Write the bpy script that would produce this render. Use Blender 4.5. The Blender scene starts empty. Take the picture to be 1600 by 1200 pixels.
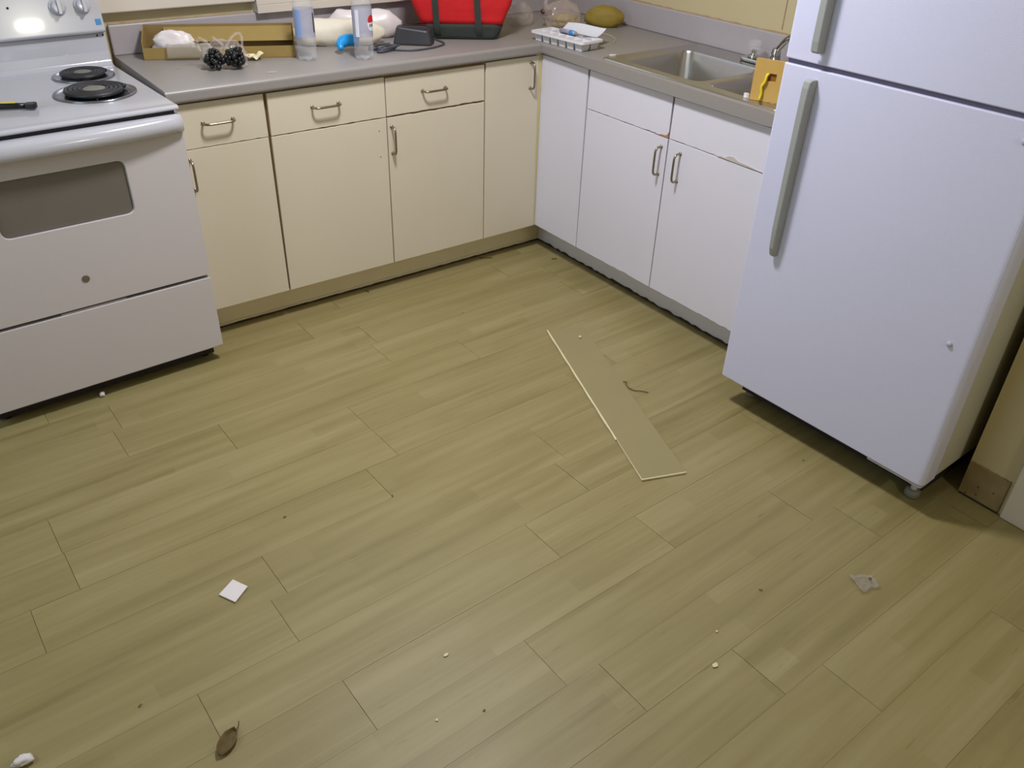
import bpy, bmesh, math, random
from mathutils import Vector, Matrix, noise, Euler
random.seed(7)
SC = bpy.context.scene
COL = SC.collection

# ------------------------------------------------------------------ camera
cam_d = bpy.data.cameras.new('camera'); cam = bpy.data.objects.new('camera', cam_d); COL.objects.link(cam)
YAW, PITCH, ROLL = 0.6487, 0.59349, 0.0324
fwd = Vector((math.sin(YAW)*math.cos(PITCH), math.cos(YAW)*math.cos(PITCH), -math.sin(PITCH)))
rt0 = Vector((math.cos(YAW), -math.sin(YAW), 0)); up0 = rt0.cross(fwd)
rt = math.cos(ROLL)*rt0 + math.sin(ROLL)*up0; up = -math.sin(ROLL)*rt0 + math.cos(ROLL)*up0
m = Matrix((rt, up, -fwd)).transposed().to_4x4(); m.translation = Vector((-2.26714, -2.83371, 1.63813))
cam.matrix_world = m
cam_d.sensor_fit = 'HORIZONTAL'; cam_d.sensor_width = 36; cam_d.lens = 36*1301.235/1600
cam_d.shift_x = 4.577/1600; cam_d.shift_y = 12.232/1600
cam_d.clip_start = 0.02
SC.camera = cam

# ------------------------------------------------------------------ world, lights, exposure
SC.view_settings.view_transform = 'Standard'; SC.view_settings.look = 'None'
SC.view_settings.gamma = 1; SC.view_settings.use_curve_mapping = False
SC.view_settings.exposure = 0.0
w = bpy.data.worlds.new('sky'); SC.world = w; w.use_nodes = True
w.node_tree.nodes['Background'].inputs[0].default_value = (1.0, 0.94, 0.85, 1)
w.node_tree.nodes['Background'].inputs[1].default_value = 0.18

def area(name, loc, target, sx, sy, power, color, shape='RECTANGLE'):
    l = bpy.data.lights.new(name, 'AREA'); l.shape = shape; l.size = sx
    if shape == 'RECTANGLE': l.size_y = sy
    l.energy = power; l.color = color
    o = bpy.data.objects.new(name, l); COL.objects.link(o); o.location = loc
    d = Vector(target) - Vector(loc); o.rotation_euler = d.to_track_quat('-Z', 'Y').to_euler()
    return o
area('assumed_ceiling_lamp_light', (-1.02, -0.87, 2.36), (-1.02, -0.87, 0), 0.30, 0, 36, (0.98, 0.98, 1.0), 'DISK')  # unseen ceiling lamp, assumed from handle shadows and brightness falloff
area('daylight_assumed_left_window', (-3.50, -0.95, 1.55), (-1.0, -1.15, 0.9), 1.3, 1.2, 18, (0.60, 0.80, 1.0))  # cool light of an unseen left window, assumed from the bluish right-run faces
area('assumed_rear_wall_lamp_light', (-0.735, -4.08, 1.645), (-0.735, -0.2, 1.4), 0.16, 0.045, 9, (1.0, 0.98, 0.80))  # assumed unseen lamp, sized and placed to give the stove back guard highlight
area('daylight_assumed_back_window', (-0.85, 0.72, 1.62), (-0.85, -0.8, 1.0), 1.2, 0.85, 3, (0.72, 0.82, 1.0))  # weak light of an unseen window, assumed from the counter reflection

# ------------------------------------------------------------------ materials
def lin(c):
    return tuple(((v/255)/12.92 if v/255 <= 0.04045 else ((v/255+0.055)/1.055)**2.4) for v in c) + (1,)
def nodes(name):
    mt = bpy.data.materials.new(name); mt.use_nodes = True
    nt = mt.node_tree; b = nt.nodes['Principled BSDF']
    return mt, nt, b
def mat(name, col, rough=0.5, metal=0, var=0.06, scale=12, bump=0.0, bscale=200, coat=0, spec=0.5):
    mt, nt, b = nodes(name); N = nt.nodes.new; L = nt.links.new
    c = lin(col)
    tc = N('ShaderNodeTexCoord'); n = N('ShaderNodeTexNoise'); n.inputs['Scale'].default_value = scale
    n.inputs['Detail'].default_value = 4
    L(tc.outputs['Object'], n.inputs['Vector'])
    mx = N('ShaderNodeMix'); mx.data_type = 'RGBA'
    mx.inputs[6].default_value = tuple(v*(1-var) for v in c[:3])+(1,)
    mx.inputs[7].default_value = tuple(min(1, v*(1+var)) for v in c[:3])+(1,)
    L(n.outputs[0], mx.inputs[0]); L(mx.outputs[2], b.inputs['Base Color'])
    b.inputs['Roughness'].default_value = rough; b.inputs['Metallic'].default_value = metal
    b.inputs['Specular IOR Level'].default_value = spec
    if coat: b.inputs['Coat Weight'].default_value = coat; b.inputs['Coat Roughness'].default_value = 0.04
    if bump:
        n2 = N('ShaderNodeTexNoise'); n2.inputs['Scale'].default_value = bscale; L(tc.outputs['Object'], n2.inputs['Vector'])
        bp = N('ShaderNodeBump'); bp.inputs['Strength'].default_value = bump; bp.inputs['Distance'].default_value = 0.002
        L(n2.outputs[0], bp.inputs['Height']); L(bp.outputs[0], b.inputs['Normal'])
    return mt
def clear(name, tint, alpha, rough=0.1, edge=0.3):
    mt, nt, b = nodes(name); N = nt.nodes.new; L = nt.links.new
    b.inputs['Base Color'].default_value = lin(tint); b.inputs['Roughness'].default_value = rough
    b.inputs['Specular IOR Level'].default_value = 0.6
    lw = N('ShaderNodeLayerWeight'); lw.inputs[0].default_value = 0.35
    mr = N('ShaderNodeMapRange'); mr.inputs[3].default_value = alpha; mr.inputs[4].default_value = min(1, alpha+edge)
    L(lw.outputs['Facing'], mr.inputs[0])
    L(mr.outputs[0], b.inputs['Alpha'])
    return mt

M = {}
M['cream'] = mat('cream_paint', (214, 204, 185), 0.45, var=0.03, scale=5, bump=0.05, bscale=60)
M['cream_cool_lit'] = mat('cool_lit_cream_paint', (220, 217, 231), 0.42, var=0.02, scale=4, bump=0.04, bscale=60)  # cream paint of the right run, with the cool side light put into its colour
M['gapwood'] = mat('worn_particleboard', (158, 130, 88), 0.8, var=0.3, scale=60)
M['carcass'] = mat('carcass_board', (128, 112, 84), 0.8, var=0.2, scale=20)
M['toe'] = mat('toe_kick_paint', (232, 220, 184), 0.6, var=0.08, scale=8)
M['toe_right'] = mat('toe_kick_grey_paint', (224, 220, 226), 0.6, var=0.06, scale=8)
M['grime'] = mat('dark_grime', (60, 48, 26), 0.9, var=0.5, scale=50)
M['caulk'] = mat('tan_caulk', (172, 146, 118), 0.7, var=0.2, scale=30)
M['splash'] = mat('greige_backsplash_laminate', (174, 167, 172), 0.35, var=0.05, scale=90)
M['ctop'] = mat('greige_laminate', (146, 140, 138), 0.40, var=0.05, scale=90, spec=0.5)
M['wallp'] = mat('beige_yellow_wall_paint', (198, 184, 146), 0.6, var=0.05, scale=2, bump=0.06, bscale=120)
M['ceil'] = mat('ceiling_paint', (225, 220, 208), 0.8)
M['trim'] = mat('white_trim_paint', (214, 204, 192), 0.45, var=0.03)
M['enamel'] = mat('white_enamel', (189, 188, 197), 0.18, var=0.01, scale=3, coat=0.4)
M['enamel_door'] = mat('white_enamel_door', (202, 195, 198), 0.32, var=0.015, scale=3)
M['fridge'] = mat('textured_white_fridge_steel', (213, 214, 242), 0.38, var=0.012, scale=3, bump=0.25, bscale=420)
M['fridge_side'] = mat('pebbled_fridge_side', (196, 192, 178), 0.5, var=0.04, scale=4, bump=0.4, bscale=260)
M['handle_grey'] = mat('aged_grey_plastic', (158, 160, 160), 0.5, var=0.05, scale=8)
M['black'] = mat('black_gloss', (16, 16, 19), 0.28, var=0.3, scale=40)
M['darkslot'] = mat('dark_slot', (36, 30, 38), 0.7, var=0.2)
M['gasket'] = mat('grey_door_gasket', (112, 108, 128), 0.7, var=0.1)
M['coil'] = mat('dark_burner_coil', (58, 58, 62), 0.45, metal=0.5, var=0.3, scale=60)
M['chrome'] = mat('chrome', (205, 205, 208), 0.14, metal=1, var=0.05)
M['pan'] = mat('chrome_drip_pan', (150, 152, 160), 0.22, metal=1, var=0.15, scale=30)
M['nickel'] = mat('brushed_nickel', (158, 148, 132), 0.3, metal=1, var=0.15, scale=60)
M['steel'] = mat('stainless_steel', (188, 185, 182), 0.25, metal=1, var=0.06, scale=20)
M['oven_glass'] = mat('grey_oven_glass', (112, 106, 100), 0.25, var=0.04)
M['badge'] = mat('grey_badge', (128, 122, 112), 0.35, metal=0.6, var=0.05)
M['blue'] = mat('blue_sticker', (60, 140, 200), 0.5)
M['card'] = mat('cardboard', (150, 126, 72), 0.85, var=0.08, scale=20)
M['card_in'] = mat('cardboard_inner', (138, 112, 66), 0.85, var=0.1, scale=20)
M['bagwhite'] = mat('white_plastic_bag', (228, 218, 220), 0.35, var=0.05, scale=20)
M['wrapcream'] = mat('cream_paper_wrap', (230, 220, 202), 0.6, var=0.08, scale=10)
M['red'] = mat('red_canvas', (200, 18, 26), 0.75, var=0.12, scale=30, bump=0.3, bscale=300)
M['strap'] = mat('black_green_webbing', (48, 54, 50), 0.8, var=0.2, scale=60, bump=0.3, bscale=400)
M['navy'] = mat('navy_zip', (38, 34, 62), 0.7)
M['charge'] = mat('charcoal_plastic', (56, 56, 62), 0.45, var=0.15, scale=30)
M['cable'] = mat('grey_cable', (72, 74, 84), 0.45)
M['blueplastic'] = mat('bright_blue_plastic', (30, 150, 225), 0.25)
M['yellow'] = mat('yellow_foam', (198, 160, 86), 0.75, var=0.07, scale=30)
M['yellowstrap'] = mat('bright_yellow_strap', (232, 208, 40), 0.5)
M['brownhole'] = mat('brown_cut_foam', (140, 92, 30), 0.9)
M['potato'] = mat('olive_brown_skin', (146, 124, 48), 0.7, var=0.15, scale=25)
M['tray'] = mat('white_tray_plastic', (226, 224, 230), 0.35, var=0.02)
M['paper'] = mat('white_paper', (224, 226, 240), 0.6, var=0.02)
M['clear'] = clear('clear_plastic', (225, 225, 232), 0.16, 0.08)
M['clearbag'] = clear('clear_crinkled_plastic', (222, 208, 200), 0.16, 0.18)
M['clearfilm'] = clear('clear_film_scrap', (200, 192, 180), 0.28, 0.15)
M['label'] = clear('lilac_bottle_label', (178, 176, 196), 0.75, 0.3)
M['labelblue'] = mat('blue_label_print', (135, 165, 220), 0.4)
M['acrylic'] = clear('clear_acrylic', (215, 215, 220), 0.2, 0.05)
M['foam'] = mat('white_foam', (224, 216, 218), 0.7, var=0.03)
M['leaf'] = mat('dry_brown_leaf', (100, 84, 48), 0.85, var=0.2, scale=60)
M['crumb'] = mat('brown_crumb', (112, 96, 62), 0.9)
M['twig'] = mat('brown_string', (96, 78, 44), 0.8)
M['core'] = mat('pale_plank_core', (220, 208, 172), 0.7)
M['rubber'] = mat('grey_roller', (120, 118, 110), 0.5)
M['lampglass'] = mat('white_lamp_glass', (240, 235, 225), 0.4)
mt, nt, b = nodes('lit_lamp_glass'); b.inputs['Emission Color'].default_value = (1, .93, .82, 1); b.inputs['Emission Strength'].default_value = 6
M['lit'] = mt
M['pane'] = clear('window_glass', (225, 235, 240), 0.06, 0.02)

def plank_material(name, shift=0.0):
    mt, nt, b = nodes(name); N = nt.nodes.new; L = nt.links.new
    geo = N('ShaderNodeTexCoord'); mp = N('ShaderNodeMapping'); mp.inputs['Location'].default_value = (shift, shift*.37, 0)
    L(geo.outputs['Object'], mp.inputs[0])
    oi = N('ShaderNodeObjectInfo')
    # printed strips inside each plank, a little different from plank to plank
    off = N('ShaderNodeVectorMath'); off.operation = 'ADD'
    cb = N('ShaderNodeCombineXYZ'); ml = N('ShaderNodeMath'); ml.operation = 'MULTIPLY'; ml.inputs[1].default_value = 7.3
    L(oi.outputs['Random'], ml.inputs[0]); L(ml.outputs[0], cb.inputs[0])
    ml2 = N('ShaderNodeMath'); ml2.operation = 'MULTIPLY'; ml2.inputs[1].default_value = 3.1; L(oi.outputs['Random'], ml2.inputs[0]); L(ml2.outputs[0], cb.inputs[1])
    L(mp.outputs[0], off.inputs[0]); L(cb.outputs[0], off.inputs[1])
    br = N('ShaderNodeTexBrick'); br.inputs['Scale'].default_value = 1; br.inputs['Mortar Size'].default_value = 0
    br.inputs['Brick Width'].default_value = 0.80; br.inputs['Row Height'].default_value = 0.0533; br.offset = 0.37
    br.inputs['Color1'].default_value = (0, 0, 0, 1); br.inputs['Color2'].default_value = (1, 1, 1, 1)
    L(off.outputs[0], br.inputs['Vector'])
    st = N('ShaderNodeMapping'); st.inputs['Scale'].default_value = (1.6, 26, 1); L(off.outputs[0], st.inputs[0])
    g = N('ShaderNodeTexNoise'); g.inputs['Scale'].default_value = 1.5; g.inputs['Detail'].default_value = 7; g.inputs['Roughness'].default_value = .62; L(st.outputs[0], g.inputs['Vector'])
    st2 = N('ShaderNodeMapping'); st2.inputs['Scale'].default_value = (0.55, 9, 1); L(off.outputs[0], st2.inputs[0])
    g2 = N('ShaderNodeTexNoise'); g2.inputs['Scale'].default_value = 2.2; g2.inputs['Detail'].default_value = 3; L(st2.outputs[0], g2.inputs['Vector'])
    def mth(op, a, bb):
        n = N('ShaderNodeMath'); n.operation = op
        for i, v in enumerate((a, bb)):
            if isinstance(v, (int, float)): n.inputs[i].default_value = v
            else: L(v, n.inputs[i])
        return n.outputs[0]
    s = mth('ADD', mth('MULTIPLY', br.outputs['Color'], 0.15), mth('ADD', mth('MULTIPLY', g.outputs[0], 0.34), mth('MULTIPLY', g2.outputs[0], 0.70)))
    s = mth('ADD', s, mth('MULTIPLY', oi.outputs['Random'], 0.05))
    st3 = N('ShaderNodeMapping'); st3.inputs['Scale'].default_value = (9, 60, 1); L(off.outputs[0], st3.inputs[0])
    g3 = N('ShaderNodeTexNoise'); g3.inputs['Scale'].default_value = 1.3; g3.inputs['Detail'].default_value = 2; L(st3.outputs[0], g3.inputs['Vector'])
    fl_ = N('ShaderNodeMapRange'); fl_.inputs[1].default_value = 0.68; fl_.inputs[2].default_value = 0.78; fl_.inputs[3].default_value = 0; fl_.inputs[4].default_value = 0.22; L(g3.outputs[0], fl_.inputs[0])
    s = mth('SUBTRACT', s, fl_.outputs[0])
    cr = N('ShaderNodeValToRGB'); e = cr.color_ramp.elements
    e[0].position = 0.36; e[0].color = lin((126, 113, 70)); e[1].position = 0.98; e[1].color = lin((164, 152, 112))
    x = cr.color_ramp.elements.new(0.62); x.color = lin((144, 131, 87))
    L(s, cr.inputs[0]); L(cr.outputs[0], b.inputs['Base Color'])
    b.inputs['Roughness'].default_value = 0.48
    bp = N('ShaderNodeBump'); bp.inputs['Strength'].default_value = 0.12; bp.inputs['Distance'].default_value = 0.001
    L(g.outputs[0], bp.inputs['Height']); L(bp.outputs[0], b.inputs['Normal'])
    return mt
M['plank'] = plank_material('oak_vinyl_plank')
M['plank_loose'] = mat('plain_tan_vinyl_plank', (146, 134, 94), 0.55, var=0.10, scale=5)

# ------------------------------------------------------------------ helpers
def obj(name, bm, material, parent=None, loc=None, smooth=False, bevel=0, mats=None):
    me = bpy.data.meshes.new(name)
    bmesh.ops.recalc_face_normals(bm, faces=bm.faces[:])
    bm.to_mesh(me); bm.free()
    for mm in (mats or [material]): me.materials.append(mm)
    if smooth:
        for p in me.polygons: p.use_smooth = True
    o = bpy.data.objects.new(name, me); COL.objects.link(o)
    if parent: o.parent = parent
    if loc: o.location = loc
    if bevel:
        md = o.modifiers.new('bevel', 'BEVEL'); md.width = bevel; md.segments = 2; md.limit_method = 'ANGLE'
    return o
def tag(o, label=None, cat=None, group=None, kind=None):
    if label: o['label'] = label
    if cat: o['category'] = cat
    if group: o['group'] = group
    if kind: o['kind'] = kind
    return o
def thing(name, label, cat, loc=(0, 0, 0), rz=0, group=None):
    o = bpy.data.objects.new(name, None); COL.objects.link(o); o.location = loc; o.rotation_euler = (0, 0, rz)
    o.empty_display_size = 0.05
    return tag(o, label, cat, group)
def box(bm, x0, x1, y0, y1, z0, z1):
    v = [bm.verts.new((x, y, z)) for z in (z0, z1) for y in (y0, y1) for x in (x0, x1)]
    for f in ((0,1,3,2),(4,5,7,6),(0,1,5,4),(2,3,7,6),(0,2,6,4),(1,3,7,5)):
        bm.faces.new([v[i] for i in f])
    return v
def bx(*a):
    bm = bmesh.new(); box(bm, *a); return bm
def prism(pts, h0, h1, axis='z'):
    """extrude a closed 2-D outline between two heights along an axis"""
    bm = bmesh.new()
    def P(a, b, h):
        return {'z': (a, b, h), 'x': (h, a, b), 'y': (a, h, b)}[axis]
    A = [bm.verts.new(P(a, b, h0)) for a, b in pts]; B = [bm.verts.new(P(a, b, h1)) for a, b in pts]
    n = len(pts)
    bm.faces.new(A); bm.faces.new(B[::-1])
    for i in range(n): bm.faces.new((A[i], A[(i+1) % n], B[(i+1) % n], B[i]))
    return bm
def tube(pts, r, seg=8, rs=None, bm=None, cap=True):
    bm = bm or bmesh.new(); pts = [Vector(p) for p in pts]; rings = []; n = len(pts)
    prev = None
    for i, p in enumerate(pts):
        t = (pts[min(i+1, n-1)] - pts[max(i-1, 0)]).normalized()
        if prev is None:
            a = Vector((0, 0, 1)) if abs(t.z) < 0.9 else Vector((1, 0, 0)); u = t.cross(a).normalized()
        else:
            u = (prev - t*prev.dot(t)).normalized()
        prev = u; v = t.cross(u); rr = rs[i] if rs else r
        rings.append([bm.verts.new(p + rr*(math.cos(2*math.pi*k/seg)*u + math.sin(2*math.pi*k/seg)*v)) for k in range(seg)])
    for i in range(n-1):
        for k in range(seg): bm.faces.new((rings[i][k], rings[i][(k+1) % seg], rings[i+1][(k+1) % seg], rings[i+1][k]))
    if cap: bm.faces.new(rings[0][::-1]); bm.faces.new(rings[-1])
    return bm
def lathe(prof, c=(0, 0, 0), seg=28, bm=None, cap=True):
    bm = bm or bmesh.new(); rings = []
    for r, z in prof:
        rings.append([bm.verts.new((c[0]+r*math.cos(2*math.pi*k/seg), c[1]+r*math.sin(2*math.pi*k/seg), c[2]+z)) for k in range(seg)])
    for i in range(len(rings)-1):
        for k in range(seg): bm.faces.new((rings[i][k], rings[i][(k+1) % seg], rings[i+1][(k+1) % seg], rings[i+1][k]))
    if cap:
        bm.faces.new(rings[0][::-1]); bm.faces.new(rings[-1])
    return bm
def spline(pts, n=8):
    out = []; P = [Vector(p) for p in pts]; P = [P[0]] + P + [P[-1]]
    for i in range(1, len(P)-2):
        for k in range(n):
            t = k/n; a, b2, c, d = P[i-1], P[i], P[i+1], P[i+2]
            out.append(0.5*((2*b2) + (-a+c)*t + (2*a-5*b2+4*c-d)*t*t + (-a+3*b2-3*c+d)*t**3))
    out.append(P[-2]); return out
def lump(sx, sy, sz, amp=0.15, freq=2.0, seed=0, sub=4, flat=True, power=1.0):
    bm = bmesh.new(); bmesh.ops.create_icosphere(bm, subdivisions=sub, radius=1)
    for v in bm.verts:
        n = v.co.normalized()
        d = noise.fractal(n*freq + Vector((seed*3.1, seed*1.7, seed)), 0.9, 2.1, 4)
        rdg = abs(noise.noise(n*freq*1.7 + Vector((seed, 0, seed*2))))
        co = n*(1 + amp*d - amp*0.8*rdg)
        v.co = Vector((co.x*sx, co.y*sy, co.z*sz))
    zmin = min(v.co.z for v in bm.verts)
    lo = -sz*0.72
    for v in bm.verts:
        if flat and v.co.z < lo: v.co.z = lo
        v.co.z -= (lo if flat else zmin)
    return bm
def sheet(pts_fn, nu, nv, thick=0.0006):
    """thin crumpled sheet given by pts_fn(u, v) -> Vector, real thickness"""
    bm = bmesh.new(); T = []; B = []
    G = [[pts_fn(i/nu, j/nv) for j in range(nv+1)] for i in range(nu+1)]
    for s, arr in ((1, T), (-1, B)):
        for i in range(nu+1):
            row = []
            for j in range(nv+1):
                a = G[min(i+1, nu)][j] - G[max(i-1, 0)][j]; c = G[i][min(j+1, nv)] - G[i][max(j-1, 0)]
                n = a.cross(c); n = n.normalized() if n.length > 1e-9 else Vector((0, 0, 1))
                row.append(bm.verts.new(G[i][j] + n*s*thick/2))
            arr.append(row)
    for i in range(nu):
        for j in range(nv):
            bm.faces.new((T[i][j], T[i+1][j], T[i+1][j+1], T[i][j+1]))
            bm.faces.new((B[i][j], B[i][j+1], B[i+1][j+1], B[i+1][j]))
    for i in range(nu):
        bm.faces.new((T[i][0], B[i][0], B[i+1][0], T[i+1][0])); bm.faces.new((T[i][nv], T[i+1][nv], B[i+1][nv], B[i][nv]))
    for j in range(nv):
        bm.faces.new((T[0][j], T[0][j+1], B[0][j+1], B[0][j])); bm.faces.new((T[nu][j], B[nu][j], B[nu][j+1], T[nu][j+1]))
    return bm
def fillet(pts, r, n=5):
    """round every corner of a closed 2-D outline"""
    out = []; m_ = len(pts)
    for i in range(m_):
        p = Vector(pts[i]); a = Vector(pts[i-1]); c = Vector(pts[(i+1) % m_])
        rr = r[i] if isinstance(r, (list, tuple)) else r
        if rr == 0: out.append(tuple(p)); continue
        d1 = (a-p); d2 = (c-p); q = min(rr, d1.length*.49, d2.length*.49)
        A = p + d1.normalized()*q; Cc = p + d2.normalized()*q
        for k in range(n+1):
            t = k/n; out.append(tuple((1-t)**2*A + 2*t*(1-t)*p + t*t*Cc))
    return out
def struct(name, bm, material, parent=None, **k):
    o = obj(name, bm, material, parent, **k)
    if not parent: o['kind'] = 'structure'
    return o

# ------------------------------------------------------------------ room shell
WX = 0.573; WY = 0.573; LX = -3.45; RY = -4.2; H = 2.45
fl = struct('floor', bx(LX-.1, 1.5, RY-.1, WY+.1, -0.06, -0.004), M['carcass'])
# planks: rows a hair off the x axis, end joints staggered
PW, PL, SL = 0.1600, 0.945, 0.0262
ang = math.atan(SL)
known = {0: -0.212, 1: -0.912, 2: -1.816, 3: -2.356, 4: -1.298, 5: -1.298+0.30, 6: -1.70, -1: -1.818, -2: -2.35, -3: -1.30, -5: -0.86, -4: -1.95}
known[5] = -1.305
def row_y(k, x): return -1.64 + PW*k + SL*(x+1.6)
pl_mesh = {}
def plank_mesh(L_):
    key = round(L_, 3)
    if key not in pl_mesh:
        bm = bx(0, L_-0.0005, 0.00008, PW-0.00012, -0.004, 0.0)
        top = [e for e in bm.edges if all(v.co.z > -0.001 for v in e.verts)]
        bmesh.ops.bevel(bm, geom=top, offset=0.0003, segments=1, affect='EDGES')
        bmesh.ops.recalc_face_normals(bm, faces=bm.faces[:])
        me = bpy.data.meshes.new('plank'); bm.to_mesh(me); bm.free(); me.materials.append(M['plank']); pl_mesh[key] = me
    return pl_mesh[key]
for k in range(-17, 14):
    ph = known.get(k, random.uniform(-1.9, -1.0))
    x = ph
    while x > LX-0.02: x -= PL
    while x < 0.70:
        a, b_ = max(x, LX), min(x+PL, 0.70)
        if k < -3: b_ = min(x+PL, 1.45)
        if b_ - a > 0.05:
            o = bpy.data.objects.new('plank', plank_mesh(b_-a)); COL.objects.link(o); o.parent = fl
            # the row's lower-left corner sits on its own line
            o.location = (a, row_y(k, a), random.uniform(-0.0004, 0.0004)); o.rotation_euler = (0, 0, ang)
            if row_y(k, a)+PW > WY+.08: bpy.data.objects.remove(o)
        x += PL

def wall_with_hole(axis, c0, c1, a0, a1, z0, z1, h):
    bm = bmesh.new()
    def bb(u0, u1, w0, w1):
        if axis == 'y': box(bm, u0, u1, c0, c1, w0, w1)
        else: box(bm, c0, c1, u0, u1, w0, w1)
    if h is None: bb(a0, a1, z0, z1); return bm
    bb(a0, h[0], z0, z1); bb(h[1], a1, z0, z1); bb(h[0], h[1], z0, h[2]); bb(h[0], h[1], h[3], z1)
    return bm
W1 = (-1.50, -0.25, 1.20, 2.05)
struct('wall_back', wall_with_hole('y', WY, WY+.12, LX, WX+.12, 0, H, W1), M['wallp'])
W2 = (-1.75, -0.30, 0.95, 2.10)
struct('wall_left', wall_with_hole('x', LX-.12, LX, RY, WY, 0, H, W2), M['wallp'])
struct('wall_right', bx(WX, WX+.12, -2.10, WY, 0, H), M['wallp'])
struct('wall_rear', wall_with_hole('y', RY-.12, RY, LX-.12, 1.5, 0, H, None), M['wallp'])
struct('ceiling', bx(LX-.12, 1.5, RY-.12, WY+.12, H, H+.1), M['ceil'])
# wall end beside the fridge, its door casing and the door
SX = 0.025
sw = struct('wall_stub', bx(SX, WX+.12, -2.235, -2.100, 0, H), M['wallp'])
# scuffed painted base board piece at the foot of the wall end
n_ = 14
outline = [(-2.2235, 0.001), (-2.104, 0.001)] + [(-2.104 - 0.1195*i/n_, 0.118 + 0.0012*math.sin(i*2.3)) for i in range(n_+1)]
bs = struct('baseboard_right', prism(outline, SX-0.007, SX-0.0005, 'x'), mat('stained_baseboard', (146, 128, 90), 0.75, var=0.35, scale=22))
for i in range(4):
    yy = -2.11 - random.random()*0.1; zz = 0.01 + random.random()*0.10
    s = random.uniform(.0012, .003)
    pts = [(yy + s*math.cos(a*1.05)*random.uniform(.6, 1.1), zz + s*math.sin(a*1.05)*random.uniform(.6, 1.2)) for a in range(6)]
    obj('dirt_spot', prism(pts, SX-0.0078, SX-0.0068, 'x'), M['grime'], bs)
obj('dirt_line', bx(SX-.010, SX-.007, -2.2235, -2.106, 0.0005, 0.006), M['grime'], bs)
# casing and wall further along
struct('trim_1', bx(SX-.016, SX+.10, -2.315, -2.2355, 0.001, 2.10), M['trim'], bevel=.003)
d1 = struct('door_1', bx(SX+.02, SX+.055, -3.10, -2.318, 0.008, 2.06), M['trim'], bevel=.002)
bm = lathe([(.012, 0), (.012, .03), (.026, .04), (.028, .055), (.02, .068), (.004, .070)], seg=20)
bmesh.ops.rotate(bm, verts=bm.verts, matrix=Matrix.Rotation(-math.pi/2, 3, 'Y'))
obj('door_knob', bm, M['chrome'], d1, loc=(SX+.02, -3.03, 0.95), smooth=True)
struct('trim_2', bx(SX-.016, SX+.10, -3.18, -3.102, 0.001, 2.10), M['trim'], bevel=.003)
struct('wall_front', bx(SX, SX+.12, RY, -3.181, 0, H), M['wallp'])
struct('wall_top', bx(SX, SX+.12, -3.18, -2.236, 2.101, H), M['wallp'])
# assumed windows, out of view, placed from how the light falls
def window(name, axis, c, a0, a1, z0, z1, depth):
    bm = bmesh.new(); t = .05
    def bb(u0, u1, w0, w1, e0=0, e1=.05):
        if axis == 'y': box(bm, u0, u1, c+e0, c+e1, w0, w1)
        else: box(bm, c+e0, c+e1, u0, u1, w0, w1)
    bb(a0, a0+t, z0, z1); bb(a1-t, a1, z0, z1); bb(a0+t, a1-t, z0, z0+t); bb(a0+t, a1-t, z1-t, z1); mz = (z0+z1)/2; bb(a0+t, a1-t, mz-.02, mz+.02)
    f = struct(name, bm, M['trim'])
    for w0, w1 in ((z0+t, mz-.02), (mz+.02, z1-t)):
        g = bx(a0+t, a1-t, c+.022, c+.028, w0, w1) if axis == 'y' else bx(c+.022, c+.028, a0+t, a1-t, w0, w1)
        obj('pane', g, M['pane'], f)
    return f
window('assumed_window_1', 'y', WY+.04, W1[0]+.001, W1[1]-.001, W1[2]+.001, W1[3]-.001, .05)  # unseen back window, assumed from its sill and the cool counter reflection
window('assumed_window_2', 'x', LX-.10, W2[0]+.001, W2[1]-.001, W2[2]+.001, W2[3]-.001, .05)  # unseen left window, assumed from the cool light on the right run
# white window stool and apron over the back counter: left of x=-0.99 it stops higher up
struct('trim_3', bx(-1.72, -0.992, WY-.042, WY-.001, 1.068, 1.195), M['trim'], bevel=.004)
prof = [(WY-.001, 1.0275)]
z = 1.0275
yy = WY-.052
prof = [(WY-.001, 1.0275), (yy, 1.0275)]
for zt in (1.058, 1.088, 1.118, 1.148, 1.195):
    prof += [(yy, zt-.004), (yy+.005, zt-.002), (yy+.005, zt)]
    yy += 0.003
    prof += [(yy, zt)]
prof += [(WY-.001, 1.195)]
struct('trim_4', prism(prof, -0.990, 0.05, 'x'), M['trim'])
# faint joint of the wall panel over the sink
struct('trim_5', bx(WX-.003, WX-.0005, -0.725, -0.722, 1.04, H-.01), M['caulk'])

# assumed ceiling lamp, out of view, with a fixture added around the light
lp = thing('assumed_ceiling_light', 'assumed round white flush ceiling light over the middle of the kitchen', 'lamp', (-1.02, -0.87, H))
obj('lamp_base', lathe([(.17, -.03), (.175, -.001)], seg=32), M['trim'], lp, smooth=False)
obj('lamp_shade', lathe([(.05, -.082), (.11, -.07), (.15, -.045), (.16, -.030)], seg=32), M['lit'], lp, smooth=True)

wl = thing('assumed_wall_lamp', 'assumed small rectangular wall lamp on the rear wall behind the camera', 'lamp', (-0.735, RY, 1.645))  # unseen fixture, added around the light assumed from the stove guard highlight
obj('wall_plate', bx(-.12, .12, .0005, .02, -.05, .05), M['trim'], wl, bevel=.004)
obj('lamp_body', bx(-.11, .11, .0205, .10, -.042, .042), M['trim'], wl, bevel=.006)

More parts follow.
